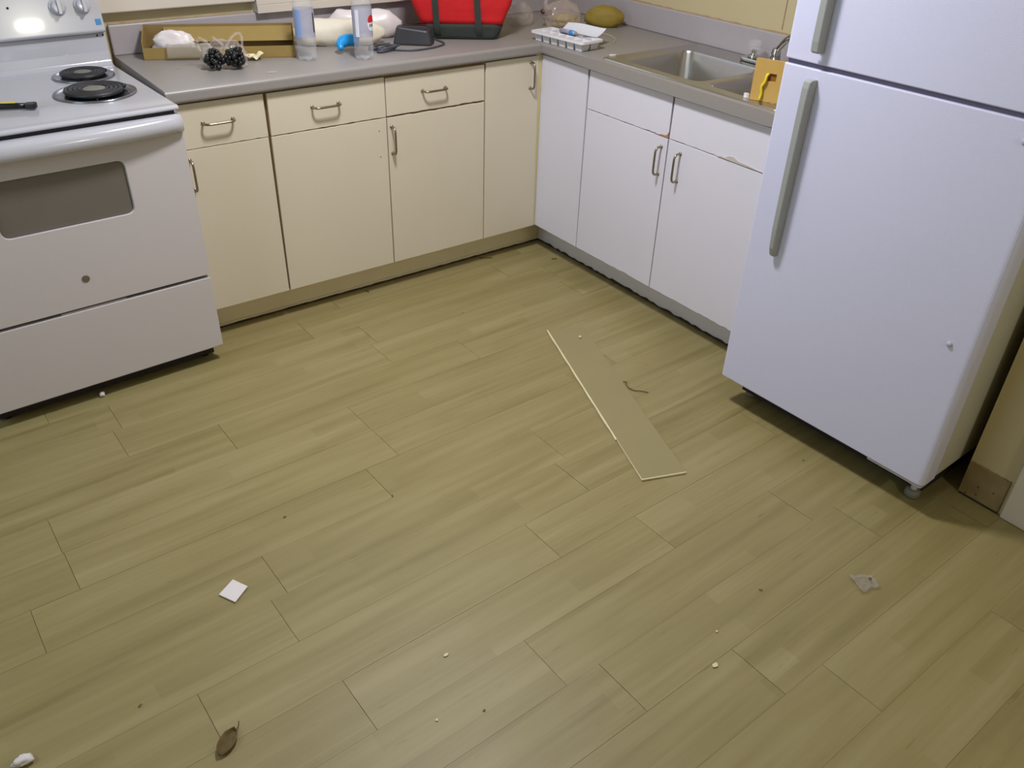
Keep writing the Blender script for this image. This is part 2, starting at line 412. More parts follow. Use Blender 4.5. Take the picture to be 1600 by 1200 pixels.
# ------------------------------------------------------------------ toe kicks
ZB, ZT, ZG = 0.126, 0.872, 0.7245
def jag(a, b, n, amp, seed):
    r = random.Random(seed); return [(a+(b-a)*i/n, r.random()*amp) for i in range(n+1)]
TK = 0.0945
def toe(name, x0, x1, along, mt_, seed):
    # board + curled lower strip + grime line
    if along == 'x':
        o = struct(name, bx(x0, x1, TK, TK+.015, 0.0005, ZB-.001), mt_)
        L_ = jag(x0, x1, 40, .006, seed)
        up_ = [(x, .012+h) for x, h in L_]; obj('loose_base_strip', prism([(x0, .007), (x1, .007)] + up_[::-1], TK-.006, TK-.0005, 'y'), mt_, o)
        g = [(x, .004+h*.7) for x, h in jag(x0, x1, 70, .006, seed+1)]
        obj('dirt_line', prism([(x0, .0006), (x1, .0006)] + g[::-1], TK-.009, TK-.0065, 'y'), M['grime'], o)
    else:
        o = struct(name, bx(TK, TK+.015, x0, x1, 0.0005, ZB-.001), mt_)
        g = [(x, .003+h*.9) for x, h in jag(x0, x1, 70, .010, seed+1)]
        obj('dirt_line', prism([(x0, .0006), (x1, .0006)] + g[::-1], TK-.004, TK-.0005, 'x'), M['grime'], o)
    return o
toe('trim_6', -1.536, TK-.0005, 'x', M['toe'], 3)
toe('trim_7', -1.30, TK+.0145-.016, 'y', M['toe_right'], 5)

# ------------------------------------------------------------------ cabinets
FT = 0.019   # slab thickness
def slab(p, jbot=0, jtop=0, seed=0, back=False, n=26):
    """front slab in local (a, z): corners bl, br, tr, tl; optional chipped edges"""
    bl, br, tr, tl = p; r = random.Random(seed); pts = []
    for i in range(n+1):
        t = i/n; h = max(0, (r.random()-.45))*jbot*(0.3+t) if 0 < i < n else 0
        pts.append((bl[0]+(br[0]-bl[0])*t, bl[1]+(br[1]-bl[1])*t + h))
    for i in range(n+1):
        t = i/n; h = max(0, (r.random()-.45))*jtop if 0 < i < n else 0
        pts.append((tr[0]+(tl[0]-tr[0])*t, tr[1]+(tl[1]-tr[1])*t - h))
    return pts
def pull(length):
    """D pull along local x, standing off toward -y, with round feet"""
    h = length/2; so = 0.030
    path = spline([(-h, -0.002, 0), (-h, -so*.62, 0), (-h+.010, -so*.95, 0), (-h+.028, -so, 0), (0, -so*1.0, 0), (h-.028, -so, 0), (h-.010, -so*.95, 0), (h, -so*.62, 0), (h, -0.002, 0)], 4)
    bm = tube(path, 0.0042, 8)
    for s in (-1, 1):
        b2 = bmesh.new(); lathe([(.0068, 0), (.0068, .003), (.0045, .005)], seg=12, bm=b2)
        bmesh.ops.rotate(b2, verts=b2.verts, matrix=Matrix.Rotation(math.pi/2, 3, 'X'))
        bmesh.ops.translate(b2, verts=b2.verts, vec=(s*h, 0, 0))
        me = bpy.data.meshes.new('t'); b2.to_mesh(me); b2.free(); bm.from_mesh(me); bpy.data.meshes.remove(me)
    return bm
def cabinet(label, loc, rz, x0, x1, paint, drawer=None, door=None, pulls=(), open_top=False, depth=0.52, cname='base_cabinet', carc=None, holes=()):
    t = thing(cname, label, 'cabinet', loc, rz)
    bm = bmesh.new(); g = 0.0012
    a, b_ = x0+g, x1-g
    if open_top:
        box(bm, a, a+.016, 0.002, depth, ZB, .878); box(bm, b_-.016, b_, 0.002, depth, ZB, .878)
        box(bm, a+.016, b_-.016, 0.002, depth, ZB, ZB+.016); box(bm, a+.016, b_-.016, 0.002, .018, ZB+.016, .878)
        box(bm, a+.016, b_-.016, depth-.01, depth, ZB+.016, .70)
    else:
        box(bm, a, b_, 0.002, depth, ZB, .878)
    obj('body', bm, carc or M['gapwood'], t)
    fr = []
    for kind, quad, jb, jt, sd in (drawer or []) + (door or []):
        o = obj(kind, prism(slab(quad, jb, jt, sd), -FT+.0015, 0.0015, 'y'), paint, t, bevel=.0012); fr.append(o)
    for idx, px, pz, vert in pulls:
        h = obj('handle', pull(0.102), M['nickel'], fr[idx], loc=(px, -FT+.0018, pz), smooth=True)
        if vert: h.rotation_euler = (0, math.pi/2, 0)
    for hx, hz in holes:
        bm = lathe([(.0022, 0), (.0022, .0006)], seg=10); bmesh.ops.rotate(bm, verts=bm.verts, matrix=Matrix.Rotation(math.pi/2, 3, 'X'))
        obj('screw_hole', bm, M['grime'], fr[-1], loc=(hx, -FT+.0016, hz))
    return t
# NOTE local frames: back run -> local x = world x, y into the wall; front slab face at local y=-FT -> origin y = FT
def q(xa, xb, xc, xd, z0, z1): return ((xa, z0), (xb, z0), (xc, z1), (xd, z1))
G1, G2, G3 = -1.2048, -0.7407, -0.2884
cabinet('cream base cabinet beside the stove, with one drawer and one door', (0, FT, 0), 0, -1.534, G1, M['cream'],
    drawer=[('drawer_front', q(-1.532, G1-.0040, G1-.0055, -1.532, ZG+.0012, ZT), .003, 0, 1)],
    door=[('door', q(-1.532, G1-.0035, G1-.0045, -1.532, ZB, ZG-.001), 0, 0, 2)], pulls=[(0, -1.376, .805, False), (1, -1.492, .640, True)])
cabinet('cream base cabinet with two bare screw holes where its door handle was', (0, FT, 0), 0, G1, G2, M['cream'],
    drawer=[('drawer_front', q(G1+.0065, G2-.0018, G2-.0018, G1+.0085, ZG+.0015, ZT-.001), .004, 0, 3)],
    door=[('door', q(G1+.003, G2-.0025, G2-.002, G1+.0060, ZB, ZG-.0015), 0, 0.003, 4)], pulls=[(0, -.985, .804, False)], holes=[(-.775, .678), (-.775, .579)])
cabinet('cream base cabinet with a chipped drawer gap and a handle on its door', (0, FT, 0), 0, G2, G3, M['cream'],
    drawer=[('drawer_front', q(G2+.002, G3-.004, G3-.0045, G2+.002, ZG+.003, ZT-.006), .005, 0, 5)],
    door=[('door', q(G2+.0025, G3-.0025, G3-.004, G2+.002, ZB, ZG-.003), 0, 0.004, 6)], pulls=[(0, -.530, .802, False), (1, -.722, .636, True)])
cabinet('narrow cream corner cabinet with one full height door', (0, FT, 0), 0, G3, -0.004, M['cream'],
    door=[('door', q(G3+.0025, -.008, -.018, G3+.004, ZB, ZT), 0, 0, 7)], pulls=[(0, -.060, .798, True)], carc=mat('yellowed_corner_frame', (196, 184, 132), .7))
obj('corner_filler', bx(-.030, -.0006, -.0150+FT-FT, 0.0014, ZB, .8785), mat('yellowed_filler_paint', (206, 194, 142), .6), [o for o in COL.objects if o.get('label', '').startswith('narrow cream corner')][0])
# right run: local x = -world y, local y = world x  -> rz = -90 deg
RZ = -math.pi/2
GA, GB, GC = 0.2921, 0.7511, 1.205
cabinet('cool-lit cream blank corner cabinet panel with no handle, left of the sink', (FT, 0, 0), RZ, -0.0145, GA, M['cream_cool_lit'],
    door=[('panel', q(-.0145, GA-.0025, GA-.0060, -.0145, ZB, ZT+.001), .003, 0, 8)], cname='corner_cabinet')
sk = cabinet('cool-lit cream two door sink cabinet with chipped edges, under the steel sink', (FT, 0, 0), RZ, GA, GC, M['cream_cool_lit'], open_top=True,
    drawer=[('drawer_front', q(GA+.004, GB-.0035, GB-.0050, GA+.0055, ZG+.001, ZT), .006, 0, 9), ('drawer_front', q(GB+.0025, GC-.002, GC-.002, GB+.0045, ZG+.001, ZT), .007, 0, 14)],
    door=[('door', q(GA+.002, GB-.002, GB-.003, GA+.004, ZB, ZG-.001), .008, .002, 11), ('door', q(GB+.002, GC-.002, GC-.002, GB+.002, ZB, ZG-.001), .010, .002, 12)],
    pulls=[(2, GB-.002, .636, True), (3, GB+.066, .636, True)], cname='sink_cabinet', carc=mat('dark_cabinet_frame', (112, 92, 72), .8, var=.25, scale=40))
# move the left pull a little left so that it sits on its own door
for ch in sk.children:
    for h in ch.children:
        if h.name.startswith('handle') and abs(h.location.x-(GB-.002)) < 1e-4: h.location.x = GB-.030
# chipped brown patch at the meeting of the false fronts, and a peeled paint flake
pts = [(GB-.075, ZG+.0015), (GB-.0032, ZG+.0015), (GB-.0032, ZG+.022), (GB-.010, ZG+.011), (GB-.022, ZG+.007), (GB-.040, ZG+.0065), (GB-.05, ZG+.003)]
obj('chipped_patch', prism(pts, -FT-.0004, -FT+.0016, 'y'), mat('bare_chipboard', (176, 128, 88), .85, var=.2, scale=120), sk)
pts = [(.985, ZG+.002), (1.0, ZG+.008), (1.02, ZG+.006), (1.035, ZG+.016), (1.055, ZG+.019), (1.075, ZG+.010), (1.11, ZG+.009), (1.14, ZG+.006), (1.165, ZG+.0035), (1.19, ZG+.002)]
obj('peeled_flake', prism(pts, -FT-.0012, -FT+.0016, 'y'), mat('peeled_white_edge', (196, 186, 182), .6), sk)

# ------------------------------------------------------------------ countertop with sink cut-out
CT = 0.9228; CB = 0.880; OV = -0.020
SX0, SX1, SY0, SY1 = 0.030, 0.520, -1.170, -0.368     # hole
def counter():
    xs = [-1.534, OV, SX0, SX1, WX-.0015]; ys = [-1.312, SY0, SY1, OV, WY-.0015]
    keep = lambda i, j: (j == 3) or (i >= 1 and not (i == 2 and j == 1))
    bm = bmesh.new(); vt = {}; vb = {}
    def V(d, i, j, z):
        if (i, j) not in d: d[(i, j)] = bm.verts.new((xs[i], ys[j], z))
        return d[(i, j)]
    K = {(i, j) for i in range(4) for j in range(4) if keep(i, j)}
    for i, j in K:
        c = [(i, j), (i+1, j), (i+1, j+1), (i, j+1)]
        bm.faces.new([V(vt, *p, CT) for p in c]); bm.faces.new([V(vb, *p, CB) for p in c][::-1])
        for (a, b_, ni, nj) in ((c[0], c[1], i, j-1), (c[1], c[2], i+1, j), (c[2], c[3], i, j+1), (c[3], c[0], i-1, j)):
            if (ni, nj) not in K: bm.faces.new((V(vt, *a, CT), V(vb, *a, CB), V(vb, *b_, CB), V(vt, *b_, CT)))
    def front(v): return (abs(v.co.y-OV) < 1e-5 and v.co.x < OV+1e-5) or (abs(v.co.x-OV) < 1e-5 and v.co.y < OV+1e-5)
    ed = [e for e in bm.edges if abs(e.verts[0].co.z-e.verts[1].co.z) < 1e-6 and all(front(v) for v in e.verts)]
    ed = [e for e in ed if e.verts[0].co.z > .9 or True]
    bmesh.ops.bevel(bm, geom=ed, offset=.011, segments=4, affect='EDGES', profile=.5)
    return bm
ct = thing('countertop', 'greige laminate L-shaped countertop with backsplash running into the corner', 'countertop', (0, 0, CT))
o = obj('worktop', counter(), M['ctop'], ct); o.location = (0, 0, -CT)
ZS = 1.0255
for nm, a in (('backsplash', (-1.534, WX-.021, WY-.020, WY-.0012, CT+.0003, ZS)), ('backsplash', (WX-.020, WX-.0012, -1.312, WY-.0012, CT+.0003, ZS))):
    o = obj(nm, bx(*a), M['splash'], ct, bevel=.004); o.location = (0, 0, -CT)
g = [(y, ZS+.001+h) for y, h in jag(-1.31, WY-.022, 60, .004, 21)]
o = obj('caulk_line', prism([(-1.31, ZS-.002), (WY-.022, ZS-.002)] + g[::-1], WX-.0065, WX-.0012, 'x'), M['caulk'], ct); o.location = (0, 0, -CT)
g = [(x, ZS+.001+h) for x, h in jag(-1.53, -1.0, 30, .003, 22)]
o = obj('caulk_line', prism([(-1.53, ZS-.002), (-1.0, ZS-.002)] + g[::-1], WY-.0065, WY-.0012, 'y'), M['caulk'], ct); o.location = (0, 0, -CT)

# ------------------------------------------------------------------ sink
sink = thing('kitchen_sink', 'stainless steel double bowl drop-in sink in the right countertop', 'sink', (0, 0, CT))
def rrect(x0, x1, y0, y1, r, n=6):
    return fillet([(x0, y0), (x1, y0), (x1, y1), (x0, y1)], r, n)
RX0, RX1, RY0, RY1 = 0.010, 0.538, -1.190, -0.348
bowls = [(0.052, 0.405, -0.805, -0.410), (0.052, 0.405, -1.150, -0.838)]
def sink_deck():
    bm = bmesh.new()
    outer = rrect(RX0, RX1, RY0, RY1, .02)
    loops = [outer] + [rrect(*b_, .05) for b_ in bowls]
    edges = []
    for lp_ in loops:
        vs = [bm.verts.new((x, y, .0045)) for x, y in lp_]
        for i in range(len(vs)): edges.append(bm.edges.new((vs[i], vs[(i+1) % len(vs)])))
    bmesh.ops.triangle_fill(bm, use_beauty=True, use_dissolve=False, edges=edges)
    for f in list(bm.faces):
        c = f.calc_center_median()
        for b_ in bowls:
            if b_[0]+.002 < c.x < b_[1]-.002 and b_[2]+.002 < c.y < b_[3]-.002:
                # inside the bowl opening only when every corner is on that bowl loop
                if all(b_[0]-1e-4 <= v.co.x <= b_[1]+1e-4 and b_[2]-1e-4 <= v.co.y <= b_[3]+1e-4 for v in f.verts):
                    bm.faces.remove(f); break
    # skirt of the rim
    vs = [v for v in bm.verts]
    no = len(outer); ov = [min(vs, key=lambda v: (v.co.x-x)**2+(v.co.y-y)**2) for x, y in outer]
    lo = [bm.verts.new((x+(.003 if x > .3 else -.003), y+(.003 if y > -.77 else -.003), .0004)) for x, y in outer]
    for i in range(no): bm.faces.new((ov[i], ov[(i+1) % no], lo[(i+1) % no], lo[i]))
    return bm
obj('rim', sink_deck(), M['steel'], sink)
for b_ in bowls:
    bm = bmesh.new(); rings = []
    cx, cy = (b_[0]+b_[1])/2, (b_[2]+b_[3])/2
    for dz, ins, rad in ((.0045, 0, .05), (-.004, .004, .05), (-.15, .014, .055), (-.168, .022, .055), (-.176, .045, .05)):
        rings.append([bm.verts.new((x, y, dz)) for x, y in rrect(b_[0]+ins, b_[1]-ins, b_[2]+ins, b_[3]-ins, rad)])
    for i in range(len(rings)-1):
        n = len(rings[i])
        for k in range(n): bm.faces.new((rings[i][k], rings[i][(k+1) % n], rings[i+1][(k+1) % n], rings[i+1][k]))
    bm.faces.new(rings[-1])
    bo = obj('bowl', bm, M['steel'], sink, smooth=True)
    obj('drain', lathe([(.006, .001), (.03, .0015), (.042, .003), (.044, .0)], c=(cx+.03, cy, -.1755), seg=24), M['chrome'], bo, smooth=True)

# faucet: deck plate, swivel spout, clear acrylic knobs
fa = thing('faucet', 'chrome two-handle faucet with clear acrylic knobs at the back of the sink', 'faucet', (0.475, -0.79, CT+.005))
obj('deck_plate', prism(fillet([(-.028, -.15), (.028, -.15), (.028, .15), (-.028, .15)], .025, 5), 0, .014), M['chrome'], fa, bevel=.004)
for sy in (.10, -.10):
    k = obj('knob_stem', lathe([(.022, .0142), (.020, .024), (.010, .030), (.010, .044)], c=(0, sy, 0), seg=20), M['chrome'], fa, smooth=True)
    bm = bmesh.new(); prof = [(.016, .040), (.026, .046), (.028, .062), (.024, .074), (.010, .078)]
    lathe(prof, c=(0, sy, 0), seg=14, bm=bm)
    obj('knob', bm, M['acrylic'], k)
obj('spout_base', lathe([(.020, .0142), (.018, .05), (.015, .062), (.015, .066)], seg=20), M['chrome'], fa, smooth=True)
sp = spline([(0, 0, .055), (-.004, -.018, .078), (-.012, -.052, .112), (-.025, -.10, .130), (-.04, -.15, .128), (-.045, -.165, .105)], 6)
obj('spout', tube(sp, .011, 12), M['chrome'], fa, smooth=True)

# ------------------------------------------------------------------ stove
st = thing('electric_stove', 'white freestanding electric coil stove at the left end of the counter', 'stove', (-1.9172, -0.1638, 0), math.atan(.0445))
ZC = 0.914
bm = bmesh.new(); box(bm, -.374, .374, .03, .640, .060, .862)
obj('body', bm, M['enamel_door'], st, bevel=.004)
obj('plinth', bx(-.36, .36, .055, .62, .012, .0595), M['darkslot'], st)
for sx in (-.33, .33):
    for sy in (.08, .58):
        obj('foot', lathe([(.016, .0005), (.018, .006), (.010, .010), (.010, .0118)], c=(sx, sy, 0), seg=12), M['black'], st)
# storage drawer
obj('drawer', prism(fillet([(-.381, .062), (.381, .062), (.381, .3335), (-.381, .3335)], .004, 2), 0.0, .0295, 'y'), M['enamel_door'], st, bevel=.004)
obj('drawer_pull_lip', bx(-.10, .10, .004, .028, .334, .3375), M['enamel_door'], st, bevel=.001)
obj('dark_seam', bx(-.374, .374, .012, .0295, .3378, .3455), M['darkslot'], st)
# oven door with window opening
def door_mesh():
    bm = bmesh.new()
    outer = [(-.381, .346), (.381, .346), (.381, .832), (-.381, .832)]
    inner = fillet([(-.190, .610), (.190, .610), (.190, .780), (-.190, .780)], .026, 6)
    E_ = []
    def ring(pts, y):
        vs = [bm.verts.new((x, y, z)) for x, z in pts]
        es = [bm.edges.new((vs[i], vs[(i+1) % len(vs)])) for i in range(len(vs))]
        return vs, es
    vo, eo = ring(outer, -.002); vi, ei = ring(inner, -.002)
    bmesh.ops.triangle_fill(bm, use_beauty=True, edges=eo+ei)
    for f in list(bm.faces):
        if all(abs(v.co.x) <= .1901 and .6099 <= v.co.z <= .7801 for v in f.verts): bm.faces.remove(f)
    vb = [bm.verts.new((x, .0295, z)) for x, z in outer]; vr = [bm.verts.new((x*.985, .010, .695+(z-.695)*.985)) for x, z in inner]
    for i in range(4): bm.faces.new((vo[i], vb[i], vb[(i+1) % 4], vo[(i+1) % 4]))
    bm.faces.new(vb)
    n = len(vi)
    for i in range(n): bm.faces.new((vi[i], vi[(i+1) % n], vr[(i+1) % n], vr[i]))
    return bm
od = obj('oven_door', door_mesh(), M['enamel_door'], st)
obj('door_window', prism(fillet([(-.187, .6125), (.187, .6125), (.187, .7775), (-.187, .7775)], .025, 6), .006, .0098, 'y'), M['oven_glass'], od)
bm = lathe([(.0115, 0), (.0115, .0015), (.010, .002)], seg=24); bmesh.ops.rotate(bm, verts=bm.verts, matrix=Matrix.Rotation(math.pi/2, 3, 'X'))
obj('badge', bm, M['badge'], od, loc=(-.004, -.0021, .438))
# full width bowed handle on the door
bm = bmesh.new(); prof = [(0.030, .834), (-.001, .834), (-.010, .836), (-.020, .845), (-.022, .862), (-.018, .878), (-.008, .887), (.006, .889), (.030, .889)]
nx = 24; rows = []
for i in range(nx+1):
    u = -1 + 2*i/nx; x = .381*u; bow = .026*(1-abs(u)**2.6) if True else 0
    rows.append([bm.verts.new((x, y - (bow if y < .0 else bow*.3 if y < .01 else 0), z)) for y, z in prof])
for i in range(nx):
    for k in range(len(prof)): bm.faces.new((rows[i][k], rows[i+1][k], rows[i+1][(k+1) % len(prof)], rows[i][(k+1) % len(prof)]))
bm.faces.new(rows[0]); bm.faces.new(rows[-1][::-1])
ho = obj('door_handle', bm, M['enamel'], od, smooth=True)
ho.data.polygons[-1].use_smooth = False; ho.data.polygons[-2].use_smooth = False
obj('vent_slot', bx(-.368, .368, .004, .030, .8893, .9008), M['darkslot'], st)
# cooktop with rear riser
prof = [(.640, .863), (.031, .863), (.031, .901), (-.004, .901), (-.008, .905), (-.006, .911), (.002, ZC+.001), (.03, ZC), (.585, ZC), (.608, ZC+.004), (.618, ZC+.016), (.622, ZC+.045), (.624, 1.020), (.640, 1.020)]
ctp = obj('cooktop', prism(prof, -.381, .381, 'x'), M['enamel'], st, bevel=.0025)
gd = obj('back_guard', prism([(.640, 1.022), (.606, 1.022), (.600, 1.030), (.628, 1.215), (.640, 1.235), (.662, 1.235), (.662, .90), (.6405, .90)], -.380, .380, 'x'), M['enamel'], st, bevel=.004)
obj('guard_gap', bx(-.374, .374, .6235, .6395, 1.0185, 1.0225), M['darkslot'], st)
for sx in (-.372, -.353, .353, .372):
    bm = lathe([(.0032, 0), (.003, .002), (.001, .0025)], seg=10); bmesh.ops.rotate(bm, verts=bm.verts, matrix=Matrix.Rotation(math.pi/2, 3, 'X'))
    obj('screw', bm, M['darkslot'], ctp, loc=(sx, .6235, 1.012))
tilt = math.atan2(.028, .185)
def on_guard(z): return .600 + .028*(z-1.03)/.185
for kx in (-.30, -.22, .247, .325):
    bm = lathe([(.027, 0), (.027, .004), (.022, .008), (.020, .022), (.016, .025), (.004, .0255)], seg=24)
    box(bm, -.005, .005, -.021, .021, .018, .032)
    bmesh.ops.rotate(bm, verts=bm.verts, matrix=Matrix.Rotation(math.pi/2 + 0.15*0 - tilt, 3, 'X'))
    obj('control_knob', bm, M['enamel'], gd, loc=(kx, on_guard(1.112)-.001, 1.112), smooth=False, bevel=.001)
bm = bx(-.0085, .0085, -.0008, 0, -.009, .009); obj('blue_sticker', bm, M['blue'], gd, loc=(.362, on_guard(1.058)-.0012, 1.058)).rotation_euler = (-tilt, 0, 0)
bm = lathe([(.004, 0), (.003, .001)], seg=10); bmesh.ops.rotate(bm, verts=bm.verts, matrix=Matrix.Rotation(math.pi/2, 3, 'X')); obj('indicator', bm, M['darkslot'], gd, loc=(.10, on_guard(1.12)-.001, 1.12))
# coil burners
def burner(x, y, R_):
    pan = obj('burner', lathe([(R_*.25, -.016+.018), (R_*.80, .0015), (R_*.90, .0035), (R_*.955, .0058), (R_, .0052), (R_+.001, .0003)], c=(x, y, ZC), seg=40), M['pan'], st, smooth=True)
    rc = R_*.74; turns = 4; pts = []
    n = 40*turns
    for i in range(n+1):
        a = 2*math.pi*i/40; r = rc - (rc*.60)*i/n
        pts.append((x+r*math.cos(a), y+r*math.sin(a), ZC+.0115))
    obj('coil', tube(pts, .0062 if R_ < .11 else .0072, 8), M['coil'], pan, smooth=True)
    for a in (0.3, 0.3+2.094, 0.3+4.189):
        c_, s_ = math.cos(a), math.sin(a)
        obj('coil_support', tube([(x+.02*c_, y+.02*s_, ZC+.006), (x+rc*1.08*c_, y+rc*1.08*s_, ZC+.006)], .0022, 6), M['pan'], pan)
    obj('coil_center', lathe([(R_*.30, .0092), (R_*.29, .0155), (R_*.27, .0165), (R_*.05, .0168)], c=(x, y, ZC), seg=24), M['rubber'], pan, smooth=True)
burner(.218, .262, .122); burner(.250, .498, .097); burner(-.218, .262, .097); burner(-.218, .498, .122)
# dark brush / utensil lying on the cooktop
ut = thing('cooking_utensil', 'black utensil with a yellow stripe lying on the stove top', 'utensil', (-2.00, .052, ZC+.0020), math.radians(-22))
obj('handle', tube([(-.11, 0, .010), (-.02, 0, .010), (.05, 0, .010), (.085, 0, .009)], .009, 10, rs=[.007, .0095, .009, .008]), M['black'], ut, smooth=True)
obj('stripe', bx(-.10, .055, -.003, .003, .0175, .0205), M['yellowstrap'], ut)
obj('tip', prism(fillet([(.080, -.013), (.108, -.015), (.112, -.004), (.104, 0), (.112, .006), (.106, .015), (.080, .012)], .003, 2), .002, .017), M['black'], ut, bevel=.002)

# ------------------------------------------------------------------ refrigerator
FX, FY = -0.2251, -1.3432
fr = thing('refrigerator', 'white top-freezer refrigerator with grey handles standing right of the sink', 'refrigerator', (FX, FY, 0), math.atan2(-.9995, .0309))
FWD = .739
# local x = along the front to the right, y = depth; front plane y=0
obj('body', bx(.012, FWD-.010, .075, .730, .085, 1.672), M['fridge_side'], fr, bevel=.012)
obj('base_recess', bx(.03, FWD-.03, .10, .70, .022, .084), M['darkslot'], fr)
def fdoor(nm, z0, z1):
    out = fillet([(0, .070), (0, .0), (FWD, .0), (FWD, .070)], [0, .010, .020, 0], 6)
    return obj(nm, prism(out, z0, z1, 'z'), M['fridge'], fr, bevel=.003)
fd = fdoor('fridge_door', .106, 1.1290); fz = fdoor('freezer_door', 1.1420, 1.675)
obj('door_gap', bx(.006, FWD-.008, .010, .0745, 1.1292, 1.1418), M['gasket'], fr)
obj('door_gasket', bx(.016, FWD-.016, .0705, .0745, .115, 1.1300), M['gasket'], fr)
def fhandle(nm, z0, z1, par):
    hx, wd, pr = .103, .026, .046
    path = [(z0, 0), (z0+.012, pr*.72), (z0+.05, pr), (z1-.05, pr), (z1-.012, pr*.72), (z1, 0)] if nm == 'x' else None
    bm = bmesh.new(); secs = []
    zz = [z0, z0+.006, z0+.03, z0+.09, (z0+z1)/2, z1-.06, z1-.02, z1-.004, z1]
    pp = [.012, .020, .027, .031, .032, .032, .031, .028, .020] if z1 < 1.12 else [.020, .028, .031, .032, .032, .031, .028, .022, .014]
    ww = [.012, .014, .015, .017, .019, .021, .022, .022, .021] if z1 < 1.12 else [.021, .022, .022, .021, .020, .018, .016, .014, .012]
    for z, p, w_ in zip(zz, pp, ww):
        # a flat strap that stands off the door, open at the side toward the door edge
        sec = fillet([(hx-w_/2, -p), (hx+w_/2, -p), (hx+w_/2+.003, 0.0), (hx+w_/2-.004, 0.0), (hx+w_/2-.005, -p+.007), (hx-w_/2, -p+.007)], .003, 2)
        secs.append([bm.verts.new((a, b2, z)) for a, b2 in sec])
    n = len(secs[0])
    for i in range(len(secs)-1):
        for k in range(n): bm.faces.new((secs[i][k], secs[i][(k+1) % n], secs[i+1][(k+1) % n], secs[i+1][k]))
    bm.faces.new(secs[0]); bm.faces.new(secs[-1][::-1])
    h = obj(nm, bm, M['handle_grey'], par, smooth=False)
    obj('mount', bx(hx-.006, hx+.008, -.012, -.0003, z0+.006 if z1 < 1.12 else z0+.012, z0+.03), M['handle_grey'], h)
    obj('mount', bx(hx-.006, hx+.008, -.020, -.0003, z1-.035, z1-.010), M['handle_grey'], h)
    return h
fhandle('handle', .590, 1.104, fd); fhandle('handle', 1.172, 1.56, fz)
for kx, kz in ((.672, .553), (.672, 1.084)):
    bm = lathe([(.0075, 0), (.0075, .003), (.005, .0055), (.001, .006)], seg=16); bmesh.ops.rotate(bm, verts=bm.verts, matrix=Matrix.Rotation(math.pi/2, 3, 'X'))
    obj('screw_cap', bm, M['enamel'], fd, loc=(kx, -.0003, kz), smooth=True)
# bottom hinge, levelling foot, front rollers
obj('bottom_hinge', prism(fillet([(.560, .004), (.735, .004), (.735, .060), (.560, .060)], .006, 3), .0975, .1040), M['enamel'], fr)
obj('hinge_pin', lathe([(.010, .084), (.011, .0970)], c=(.700, .030, 0), seg=14), M['chrome'], fr)
for kx, yy in ((.690, .072), (.055, .115)):
    f_ = obj('leveling_foot', lathe([(.010, .028), (.010, .083)], c=(kx, yy+.015, 0), seg=12), M['enamel'], fr)
    obj('roller', lathe([(.021, .0004), (.023, .006), (.022, .022), (.014, .0275)], c=(kx, yy+.015, 0), seg=20), M['rubber'], f_, smooth=True)
for kx in (.08, .66):
    bm = lathe([(.018, -.012), (.018, .012)], seg=18); bmesh.ops.rotate(bm, verts=bm.verts, matrix=Matrix.Rotation(math.pi/2, 3, 'Y'))
    obj('wheel', bm, M['rubber'], fr, loc=(kx, .64, .0185))

# ------------------------------------------------------------------ things on the counter
Z = CT + .0006
# long cardboard tray, turned a little, with inner flap
A_ = Vector((-1.462, .437)); ang_b = math.atan2(.235-.427, -.99+1.434)
tr = thing('cardboard_tray', 'long open cardboard tray against the backsplash beside the stove', 'box', (A_.x, A_.y, Z), ang_b)
LB, DB = .525, .100
obj('bottom', bx(0, LB, 0, DB, 0, .003), M['card_in'], tr)
obj('front_wall', bx(0, LB, 0, .003, .0032, .040), M['card'], tr)
obj('rear_wall', bx(0, LB, DB-.003, DB, .0032, .100), M['card_in'], tr)
obj('end_wall', prism([(.0032, .0032), (DB-.0032, .0032), (DB-.0032, .100), (.0032, .060)], .0003, .0033, 'x'), M['card'], tr)
obj('end_wall', prism([(.0032, .0032), (DB-.0032, .0032), (DB-.0032, .100), (.0032, .050)], LB-.0033, LB-.0003, 'x'), M['card'], tr)
obj('inner_flap', prism([(DB-.012, .092), (DB-.0038, .092), (.050, .048), (.045, .050)], .070, LB-.006, 'x'), M['card'], tr)
# white plastic bag in the tray
wb = obj('plastic_bag', lump(.074, .030, .050, .16, 1.3, 3), M['bagwhite'], loc=(-1.345, .447, Z+.0045), smooth=True); wb.rotation_euler = (0, 0, ang_b)
tag(wb, 'crumpled white plastic bag stuffed in the left end of the cardboard tray', 'bag')
# clear crinkled film draped out of the tray
def film(u, v):
    n_ = noise.noise(Vector((u*4, v*3, 1)))
    y = .030*(1-v/.45) if v < .45 else -.010-.010*min(1, (v-.45)*4)
    z = .047+.008*n_ if v < .5 else .047-.040*(v-.5)/.5 + .006*n_*(1-v)
    return Vector((.15*u, y-.004*abs(n_), max(.003, z)))
cf = obj('plastic_film', sheet(film, 18, 10), M['clearfilm'], loc=(-1.385, .408, Z+.0006), smooth=True); cf.rotation_euler = (0, 0, ang_b)
tag(cf, 'clear crinkled plastic film hanging over the front of the cardboard tray', 'film')
